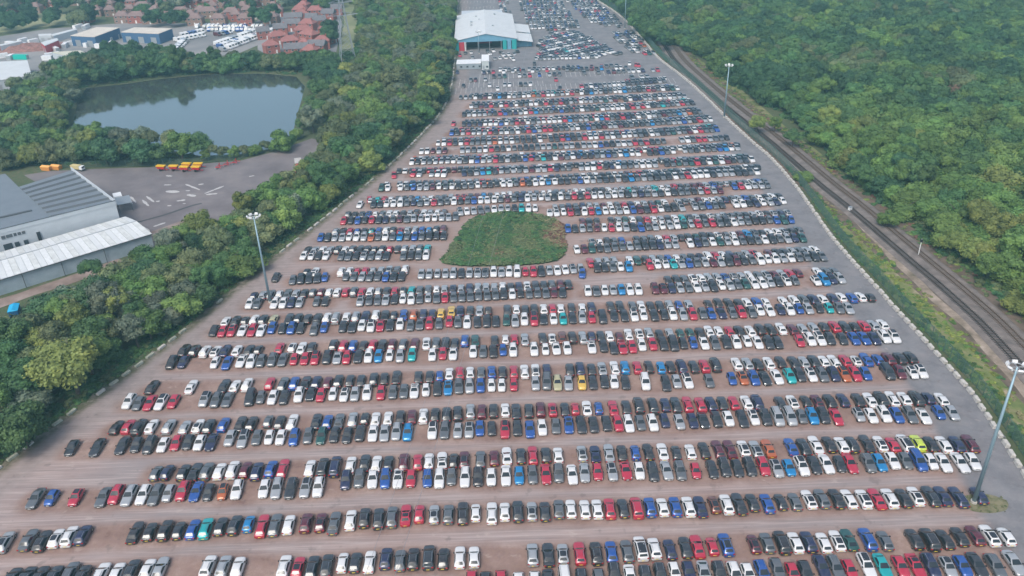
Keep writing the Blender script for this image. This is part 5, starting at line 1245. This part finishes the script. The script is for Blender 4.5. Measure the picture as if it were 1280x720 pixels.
def trunk_mesh(seed):
    r = random.Random(seed); m = MB(); P = [Vector((0, 0, 0))]
    for k in range(1, 5): P.append(Vector((r.uniform(-.03, .03) * k, r.uniform(-.03, .03) * k, k * .2)))
    for k in range(4): m.cyl(P[k], P[k + 1], .045 * (1 - k * .18), .045 * (1 - (k + 1) * .18), 7, caps=False)
    for k in range(5):
        a = r.uniform(0, 6.28); s = P[r.choice((2, 3, 3, 4))]; m.cyl(s, s + Vector((math.cos(a) * .28, math.sin(a) * .28, r.uniform(.15, .3))), .018, .006, 5, caps=False)
    return m.mesh('trunk', M_BARK, True)
TRUNKS = [trunk_mesh(i) for i in range(3)]
# --- where they stand
def pxpoly(p): return [(q.x, q.y) for q in GP(p)]
WOOD = pxpoly([(1420, 640), (1330, 545), (1290, 480), (1243, 424), (1170, 355), (1118, 308), (1090, 282), (1078, 258), (1040, 200), (1018, 178), (990, 152), (945, 122), (900, 96), (868, 76), (846, 58), (830, 40), (815, 24), (800, 10), (790, -10), (1420, -34)])
EDGEW = pxpoly([(826, 74), (812, 60), (792, 40), (776, 18), (752, 0), (735, -12), (790, -12), (812, 14), (828, 36), (838, 60)])
BELT = pxpoly([(-80, 632), (0, 574), (74, 520), (128, 480), (206, 422), (258, 382), (300, 346), (350, 305), (398, 270), (428, 246), (456, 226), (496, 190), (524, 162), (542, 142), (554, 120), (560, 92), (564, 40), (566, -12), (432, -12), (450, 12), (452, 60), (440, 95), (412, 118), (402, 150), (404, 205), (372, 245), (322, 266), (288, 282), (246, 305), (208, 322), (172, 336), (150, 350), (118, 358), (75, 378), (45, 398), (0, 420), (-80, 452)])
SOUTH = pxpoly([(-80, 212), (20, 212), (88, 206), (150, 206), (244, 202), (252, 196), (190, 186), (128, 178), (82, 176), (78, 150), (86, 128), (96, 116), (70, 112), (46, 112), (10, 130), (-80, 150)])
NORTH = pxpoly([(56, 108), (98, 110), (150, 104), (200, 97), (262, 91), (330, 90), (384, 94), (396, 108), (392, 130), (410, 130), (440, 100), (446, 86), (424, 84), (356, 86), (300, 84), (236, 83), (214, 74), (125, 74), (112, 86), (60, 98)])
def occupied(x, y, pts, rad):
    return any((x - a) ** 2 + (y - b) ** 2 < (rad + c) ** 2 * .55 for a, b, c in pts)
MIDR = resample(MIDL, 4)
TREES = []   # x, y, crown radius, height, tone, zone
tr = random.Random(21)
def scatter(poly, spacing, zone, rmin, rmax, hmin, hmax, tones, seed, test=None, jit=.38):
    r = random.Random(seed); xs = [p[0] for p in poly]; ys = [p[1] for p in poly]; y = min(ys); k = 0
    while y < max(ys):
        x = min(xs) + (k % 2) * spacing / 2
        while x < max(xs):
            X, Y = x + r.uniform(-jit, jit) * spacing, y + r.uniform(-jit, jit) * spacing; x += spacing
            if not inside((X, Y), poly): continue
            q = px_of((X, Y, 0)); q2 = px_of((X, Y, hmax))
            if not (-75 < q[0] < 1355 and q2[1] < 735 and q[1] > -30): continue
            if test and not test(X, Y): continue
            rad = r.uniform(rmin, rmax) * (1.25 if r.random() < .15 else 1)
            if zone in ('wood', 'edge'):
                dm = min((X - v.x) ** 2 + (Y - v.y) ** 2 for v in MIDR) ** .5
                if dm < 8.2 + rad * .55 and Y < 465: continue
            h = r.uniform(hmin, hmax) * (.75 + .25 * rad / rmax)
            if zone == 'wood' and dm < 22: h *= .72
            f = noise.noise(Vector((X * .02, Y * .02, seed))) + r.uniform(-.35, .35)
            if zone == 'belt' and -60 < q[0] < 62 and 372 < q[1] < 432: continue
            tone = tones[min(len(tones) - 1, max(0, int((f + .6) / 1.2 * len(tones))))]
            if zone == 'wood':
                u = r.random() + .5 * noise.noise(Vector((X * .03, Y * .03, 17)))
                if Y < 330 and u > .30: tone = 'bright green' if u < .9 else 'yellow green'
                elif Y > 400 and u < .3: tone = 'dark green'
            elif zone in ('belt', 'south'):
                u = r.random() + .5 * noise.noise(Vector((X * .05, Y * .05, 31)))
                if u > .95: tone = 'grey green'
                elif u > .72: tone = 'olive'
                elif u > .55: tone = 'bright green'
                elif u > .50: tone = 'yellow green'
            TREES.append([X, Y, rad, h, tone, zone])
        y += spacing * .87; k += 1
GT = ['dark green', 'dark green', 'mid green', 'mid green', 'mid green', 'bright green', 'bright green', 'olive', 'yellow green']
scatter(WOOD, 6.0, 'wood', 3.2, 6.9, 9, 15, ['dark green', 'dark green', 'mid green', 'mid green', 'bright green', 'mid green', 'mid green', 'bright green', 'olive'], 3)
scatter(EDGEW, 6.0, 'edge', 3.2, 5, 8, 12, ['dark green', 'mid green', 'mid green'], 4)
scatter(BELT, 5.8, 'belt', 3.0, 6.4, 7, 13, ['dark green', 'dark green', 'mid green', 'mid green', 'olive', 'bright green', 'mid green', 'olive'], 5)
scatter(SOUTH, 7.0, 'south', 3.8, 6.0, 8, 12, ['dark green', 'mid green', 'mid green', 'olive', 'dark green'], 6)
scatter(NORTH, 6.4, 'north', 3.8, 6.0, 8, 12, ['dark green', 'dark green', 'mid green', 'olive', 'mid green'], 7)
# far suburbs: loose trees between houses
r9 = random.Random(9)
for _ in range(150):
    px, py = r9.uniform(-10, 430), r9.choice((r9.uniform(-6, 10), r9.uniform(8, 34)))
    q = G(px, py)
    if (235 < px < 350 and 18 < py) or (355 < px < 425 and 14 < py): continue
    if py > 22 and r9.random() < .5: continue
    TREES.append([q.x, q.y, r9.uniform(4, 8), r9.uniform(8, 14), r9.choice(['dark green', 'dark green', 'mid green', 'grey green', 'olive']), 'far'])
for px in range(-20, 360, 6):
    for py in (-8, 0):
        q = G(px + r9.uniform(-3, 3), py + r9.uniform(-3, 3)); TREES.append([q.x, q.y, r9.uniform(6, 9), r9.uniform(9, 14), r9.choice(['dark green', 'mid green']), 'far'])
for px, py in ((192, 34), (198, 33), (226, 33), (218, 34), (30, 38), (12, 42), (5, 38), (40, 34), (66, 34), (70, 30), (332, 34), (322, 30), (342, 26), (412, 56), (414, 48)):
    q = G(px, py); TREES.append([q.x, q.y, 6.5, 12, 'dark green', 'far'])
# the individual trees that catch the eye: photo position of the crown's foot, radius, height, tone, label
NOTE = [
 (98, 492, 8.2, 16, 'yellow green', 'big yellow green tree on the left beside the car park lane', 'near'),
 (35, 560, 6.5, 11, 'mid green', 'leafy green tree nearest the lane at lower left', 'near'),
 (248, 325, 5.2, 9, 'dark green', 'round dark green tree standing at the yard corner', 'near'),
 (305, 304, 4.6, 9, 'yellow green', 'yellow green tree left of the floodlight mast', 'near'),
 (292, 300, 5.0, 9, 'bright green', 'bright green tree between the yard and the yellow one', 'near'),
 (213, 358, 5, 8, 'bright green', 'bright green bush tree below the long shed end', 'near'),
 (165, 352, 5.5, 7, 'bright green', 'spreading yellowish tree against the shed wall', 'near'),
 (352, 190, 5.2, 8, 'bright green', 'round bright green tree on the right shore of the pond', 'near'),
 (543, 132, 6, 12, 'yellow green', 'yellow green tree at the far left bend of the car park', 'near'),
 (498, 122, 8.5, 15, 'olive', 'large olive grey tree in the belt above the bend', 'near'),
 (420, 190, 8.5, 13, 'olive', 'wide olive crown beside the yard end', 'near'),
 (392, 166, 6.5, 12, 'grey green', 'pale willow like tree on the right pond bank', 'near'),
 (412, 255, 4.5, 8, 'yellow green', 'lime tinted small tree above the left blocks', 'near'),
 (93, 128, 5.5, 8, 'grey green', 'silvery round tree on the left pond bank', 'near'),
 (1190, 135, 9, 12, 'reddish brown', 'broad reddish brown crown within the right wood', 'near'),
 (1240, 262, 8, 14, 'yellow green', 'large yellow green crown within the right wood', 'near'),
 (1112, 345, 0, 0, '', '', ''),
 (945, 168, 3.6, 8, 'yellow green', 'small yellow green tree right of the upper floodlight mast', 'near'),
 (968, 166, 3.2, 7, 'bright green', 'small light green tree beside the upper railway tracks', 'near'),
 (1150, 300, 0, 0, '', '', ''),
 (1108, 285, 3.4, 5.5, 'bright green', 'low round green bush tree at the wood edge by the tracks', 'near'),
 (1004, 225, 3.6, 4.5, 'bright green', 'rounded bush tree between the fence and the railway', 'near'),
 (990, 185, 3.6, 8, 'mid green', 'upright tree alone in the clearing right of the tracks', 'near'),
 (178, 205, 7, 11, 'dark green', 'round dark tree in front of the pond, right of centre bank', 'near'),
 (135, 206, 7, 11, 'dark green', 'dark tree in front of the pond behind the yard', 'near')]
NOTE = [n for n in NOTE if n[2] > 0]
for px, py, rad, h, tone, lab, z in NOTE:
    q = G(px, py); TREES = [t for t in TREES if (t[0] - q.x) ** 2 + (t[1] - q.y) ** 2 > (rad * .85) ** 2]; TREES.append([q.x, q.y, rad, h, tone, 'note:' + lab])
for k in range(26):
    px = 100 + k * 11.5; py = (108 - (px - 100) * .11 if px < 200 else 97.5 - (px - 200) * .07) - 1.5
    q = G(px, py); TREES.append([q.x, q.y, RR.uniform(4.5, 6.5), RR.uniform(12, 16) if px < 235 else RR.uniform(7, 10), RR.choice(['dark green', 'mid green', 'olive', 'dark green']), 'north'])
for px, py in ((268, 198), (280, 197), (293, 196), (306, 194), (320, 193), (332, 190), (362, 184), (258, 200), (390, 112), (392, 122), (387, 132), (384, 142), (380, 152), (376, 164), (372, 174), (386, 160), (394, 140), (398, 128), (366, 184)):
    q = G(px, py); TREES.append([q.x, q.y, RR.uniform(2.4, 3.4), RR.uniform(4, 6), RR.choice(['olive', 'mid green', 'bright green']), 'shore'])
Z_LAB = {'wood': ('tree in the right hand wood', 'trees of the wood right of the railway'), 'edge': ('tree between the far car park and the railway', 'trees between the far car park and the railway'),
         'belt': ('tree in the left belt', 'trees of the belt left of the car park'), 'south': ('tree between the warehouse yard and the pond', 'trees on the near bank of the pond'),
         'north': ('tree on the far bank of the pond', 'trees on the far bank of the pond'), 'far': ('tree among the far houses', 'trees among the far houses'), 'shore': ('shrub tree along the pond shore by the yard fence', 'shrub trees along the pond shore')}
def size_px(t):
    q = Vector((t[0], t[1], -CAM_H)); return t[2] / max(1, q.dot(_F))
order = sorted(TREES, key=lambda t: (-1 if t[5].startswith('note') else 0, -size_px(t)))
indiv, rest = order[:300], order[300:]
for t in indiv:
    X, Y, rad, h, tone, z = t; R_r = random.Random(int(X * 13 + Y * 7))
    if z.startswith('note'): lab, grp = z[5:], None
    else:
        lab = Z_LAB[z][0]; grp = Z_LAB[z][1]; q = px_of((X, Y, h / 2))
        part = ('lowest' if q[1] > 470 else 'lower' if q[1] > 400 else 'middle' if q[1] > 330 else 'upper middle' if q[1] > 260 else 'upper' if q[1] > 180 else 'far')
        if z == 'wood': dd = min((Vector((X, Y)) - v).length for v in MIDR); part += ' part beside the tracks' if dd < 16 else ' part deeper in' if q[0] < 1190 else ' part by the frame edge'
        elif z == 'belt': dd = min((Vector((X, Y)) - v).length for v in BLOCK_L); part += ' part beside the lane' if dd < 11 else ' part away from the lane' if q[0] > 130 else ' part near the left frame edge'
        elif z in ('south', 'north'): part = 'left' if q[0] < 70 else 'centre left' if q[0] < 150 else 'centre' if q[0] < 260 else 'right'
        lab = f'{"wide" if rad > 5.2 else "medium" if rad > 4.3 else "small"} {tone} {lab}, {part}'
        lab = ' '.join(lab.split()[:16]); grp = f'{grp}, {part}'
    rt = empty('tree', (X, Y, 0), R_r.uniform(0, 6.28), lab, 'tree', grp)
    si = R_r.randrange(5); c = link('crown', crown(si, tone), rt, (0, 0, h - rad * .85)); c.scale = (rad, rad * R_r.uniform(.88, 1.1), rad * R_r.uniform(.85, 1.1) if h > rad * 1.5 else h * .55)
    tk = link('trunk', R_r.choice(TRUNKS), rt); tk.scale = (h * .8, h * .8, h * .8)
# --- instancing helper for masses nobody could count
HID = bpy.data.collections.new('plant_models')
def scatter_stuff(name, pts, models, label, cat):
    """pts: x, y, z, scale xy, scale z, model index"""
    coll = bpy.data.collections.new(name + '_models')
    for i, me in enumerate(models):
        o = bpy.data.objects.new(f'{name}_model_{i:02d}', me); coll.objects.link(o)
    me = bpy.data.meshes.new(name); me.from_pydata([p[:3] for p in pts], [], [])
    for nm, k in (('sxy', 3), ('sz', 4)): a = me.attributes.new(nm, 'FLOAT', 'POINT'); a.data.foreach_set('value', [p[k] for p in pts])
    a = me.attributes.new('mi', 'INT', 'POINT'); a.data.foreach_set('value', [p[5] for p in pts])
    a = me.attributes.new('ro', 'FLOAT', 'POINT'); a.data.foreach_set('value', [random.uniform(0, 6.28) for p in pts])
    o = link(name, me); tag(o, label, cat, None, 'stuff')
    ng = bpy.data.node_groups.new(name, 'GeometryNodeTree'); ng.interface.new_socket('Geometry', in_out='INPUT', socket_type='NodeSocketGeometry'); ng.interface.new_socket('Geometry', in_out='OUTPUT', socket_type='NodeSocketGeometry')
    N = ng.nodes; gi = N.new('NodeGroupInput'); go = N.new('NodeGroupOutput'); ip = N.new('GeometryNodeInstanceOnPoints'); ci = N.new('GeometryNodeCollectionInfo')
    ci.inputs['Collection'].default_value = coll; ci.inputs['Separate Children'].default_value = True; ci.inputs['Reset Children'].default_value = True
    def at(nm, ty):
        x = N.new('GeometryNodeInputNamedAttribute'); x.data_type = ty; x.inputs['Name'].default_value = nm; return x.outputs['Attribute']
    cs, cr = N.new('ShaderNodeCombineXYZ'), N.new('ShaderNodeCombineXYZ'); L = ng.links
    s = at('sxy', 'FLOAT'); L.new(s, cs.inputs[0]); L.new(s, cs.inputs[1]); L.new(at('sz', 'FLOAT'), cs.inputs[2]); L.new(at('ro', 'FLOAT'), cr.inputs[2])
    ip.inputs['Pick Instance'].default_value = True
    L.new(gi.outputs[0], ip.inputs['Points']); L.new(ci.outputs[0], ip.inputs['Instance']); L.new(at('mi', 'INT'), ip.inputs['Instance Index']); L.new(cs.outputs[0], ip.inputs['Scale']); L.new(cr.outputs[0], ip.inputs['Rotation'])
    L.new(ip.outputs[0], go.inputs[0])
    md = o.modifiers.new('scatter', 'NODES'); md.node_group = ng; return o
mods = []; midx = {}
for tone in list(TONES)[:7]:
    for si in range(5): midx[(si, tone)] = len(mods); mods.append(crown(si, tone))
for nm, zs, lab in (('distant_wood', ('wood', 'edge'), 'wooded mass of further trees right of the railway'), ('distant_trees', ('belt', 'south', 'north', 'far', 'shore'), 'further trees around the pond, belt and far houses')):
    pts = []
    for X, Y, rad, h, tone, z in rest:
        if z in zs: pts.append((X, Y, h - rad * .85, rad, rad, midx[(tr.randrange(5), tone)]))
    if pts: scatter_stuff(nm, pts, mods, lab, 'trees')
print('trees', len(TREES))
# --- undergrowth and grass
bush = [mesh_of('bush', *crown_geo(40 + i, 1, .55, 7, 70, .15, 0.0), MATS['foliage_' + t]) for i, t in enumerate(('dark_green', 'mid_green', 'bright_green', 'yellow_green', 'olive', 'reddish_brown', 'meadow_green', 'dry_straw'))]
def tuft_geo(seed):
    r = random.Random(seed); V, F = [], []
    for i in range(26):
        a = r.uniform(0, 6.28); d = r.uniform(0, .8); x, y = d * math.cos(a), d * math.sin(a); h = r.uniform(.5, 1); w = .05; lx, ly = r.uniform(-.4, .4), r.uniform(-.4, .4); k = len(V)
        V += [(x - w, y, 0), (x + w, y, 0), (x + lx, y + ly, h)]; F.append((k, k + 1, k + 2))
    return V, F
tuft = [mesh_of('tuft', *tuft_geo(i), MATS['foliage_' + t]) for i, t in enumerate(('mid_green', 'bright_green', 'yellow_green', 'olive'))]
def pts_in(poly, n, seed, smin, smax, choose, zs=.8, test=None):
    r = random.Random(seed); xs = [p[0] for p in poly]; ys = [p[1] for p in poly]; out = []; c = 0
    while len(out) < n and c < n * 30:
        c += 1; X, Y = r.uniform(min(xs), max(xs)), r.uniform(min(ys), max(ys))
        if not inside((X, Y), poly) or (test and not test(X, Y)): continue
        s = r.uniform(smin, smax); out.append((X, Y, 0.0, s, s * r.uniform(.6, 1) * zs, choose(r, X, Y)))
    return out
def band_pts(line, d0, d1, dens, seed, smin, smax, choose, zs=.8, keep=None):
    r = random.Random(seed); P = resample(line, 1.0); out = []
    for i in range(1, len(P) - 1):
        q = px_of((P[i].x, P[i].y, 0))
        if not (-60 < q[0] < 1340 and -15 < q[1] < 770): continue
        t = (P[i + 1] - P[i - 1]).normalized(); nn = Vector((-t.y, t.x)); k = dens
        while r.random() < k:
            k -= 1; d = r.uniform(d0, d1); p = P[i] + nn * d + t * r.uniform(-.5, .5); s = r.uniform(smin, smax)
            if keep and not keep(p): continue
            out.append((p.x, p.y, 0, s, s * r.uniform(.6, 1) * zs, choose(r, p.x, p.y)))
    return out
def nz(x, y, s=.03, o=0): return noise.noise(Vector((x * s, y * s, o)))
# hedge foot left of the lane, undergrowth beneath the trees
lp = band_pts(BLOCK_L, 2.0, 6.5, 1.6, 1, .8, 2.0, lambda r, x, y: r.choice((0, 0, 1, 1, 1, 4)))
lp += band_pts(BLOCK_L, .9, 2.4, .8, 2, .35, .8, lambda r, x, y: r.choice((1, 1, 2, 4)))
lp += pts_in(BELT, 2600, 3, 1.6, 3.2, lambda r, x, y: r.choice((0, 0, 1, 4)))
lp += pts_in(SOUTH, 500, 4, 1.6, 3.2, lambda r, x, y: r.choice((0, 0, 1, 4))) + pts_in(NORTH, 500, 5, 1.6, 3.2, lambda r, x, y: r.choice((0, 0, 1, 4)))
scatter_stuff('hedge_undergrowth', lp, bush, 'dark green undergrowth beneath the tree belt and along the lane', 'undergrowth')
# right strip: scrub between fence and tracks
def pick_strip(r, x, y):
    f = nz(x, y, .06, 3) + r.uniform(-.2, .2); return 7 if f > .34 else 6 if f > .02 else 2 if f > -.15 else 1 if f > -.28 else 6
GR = np.array([0.0])
def strip_keep(p):
    # keep clear of the sandy track and of the ballast
    d = min((p - q).length for q in PATHR) if PATHR else 9
    d2 = min((p - q).length for q in MIDR)
    return d > 1.9 + 1.2 * nz(p.x, p.y, .15) and d2 > 6.8
PATHR = resample(PATH, 4)
rp = band_pts(BLOCK_R, -18, -2.8, 6.5, 11, .4, 1.3, pick_strip, .7, strip_keep)
rp += band_pts(BLOCK_R, -5.5, -2.6, 1.3, 12, .8, 1.7, lambda r, x, y: r.choice((0, 1, 1, 1, 2)), .95, strip_keep)
rp += band_pts(MIDL, -11, -6.6, .9, 13, .5, 1.6, lambda r, x, y: r.choice((1, 2, 3, 4, 4, 5)), .7)
scatter_stuff('scrub_strip', rp, bush, 'yellow and green scrub between the palisade fence and the railway', 'scrub')
wp = pts_in(WOOD, 3200, 14, 1.8, 3.6, lambda r, x, y: r.choice((0, 0, 1, 4)), .8, lambda x, y: y < 420 and x < 260 and min((x - v.x) ** 2 + (y - v.y) ** 2 for v in MIDR) > 90)
scatter_stuff('wood_undergrowth', wp, bush, 'dark green undergrowth below the wood right of the railway', 'undergrowth')
ICX = sum(p.x for p in ISLAND) / len(ISLAND)
ip = pts_in([(p.x, p.y) for p in ISLAND], 3000, 15, .45, 1.15, lambda r, x, y: (lambda f: 4 if f < -.22 else 1 if f < .02 else 0 if f < .12 else 1 if f < .26 else 4 if f < .62 else 5 if r.random() < .5 else 7)(nz(x, y, .09, 7) + r.uniform(-.2, .2) + max(0, (x - 2) * .03)), .42)
ip = [(a, b, .62 * max(.25, 1 - ((a - ICX) / 24) ** 4), c, d, e) for a, b, _, c, d, e in ip]
scatter_stuff('island_brambles', ip, bush, 'tangled green brambles covering the grass island among the cars', 'brambles')
q = G(1222, 628); pb = []
for _ in range(45):
    a, d = random.uniform(0, 6.28), random.random() ** .6 * 3.6; pb.append((q.x + 1.2 + d * 1.3 * math.cos(a), q.y + d * .8 * math.sin(a) - .3, .03, random.uniform(.18, .42), random.uniform(.15, .4), random.choice((0, 2, 3, 3, 3))))
scatter_stuff('mast_grass', pb, tuft, 'patch of rough grass around the foot of the right mast', 'grass')
g = NT('dry_verge'); g.out(g.ramp(g.noise(.8, 5), [(.35, (.09, .10, .045)), (.6, (.19, .17, .10))]), .95)
slab_sheet('mast_verge', [(q.x + 1.0 + math.cos(a) * 4.6 * (1 + .25 * noise.noise(Vector((math.cos(a) * 2, math.sin(a) * 2, 4)))), q.y - .3 + math.sin(a) * 2.6) for a in [k * .2618 for k in range(24)]], .038, MATS['dry_verge'])
bp = []
for k in range(60):
    px, py = random.uniform(165, 250), random.uniform(-4, 12)
# ================================================================== AIR
m = bpy.data.materials.new('haze'); m.use_nodes = True; nt = m.node_tree; nt.nodes.clear()
out = nt.nodes.new('ShaderNodeOutputMaterial'); pv = nt.nodes.new('ShaderNodeVolumePrincipled')
pv.inputs['Color'].default_value = (0.42, 0.86, 1.0, 1); pv.inputs['Density'].default_value = 0.00031; pv.inputs['Anisotropy'].default_value = 0.1
nt.links.new(pv.outputs[0], out.inputs['Volume'])
hz = MB().box(-3100, -700, -2, 3100, 5100, 122).build('haze', m); hz['kind'] = 'stuff'
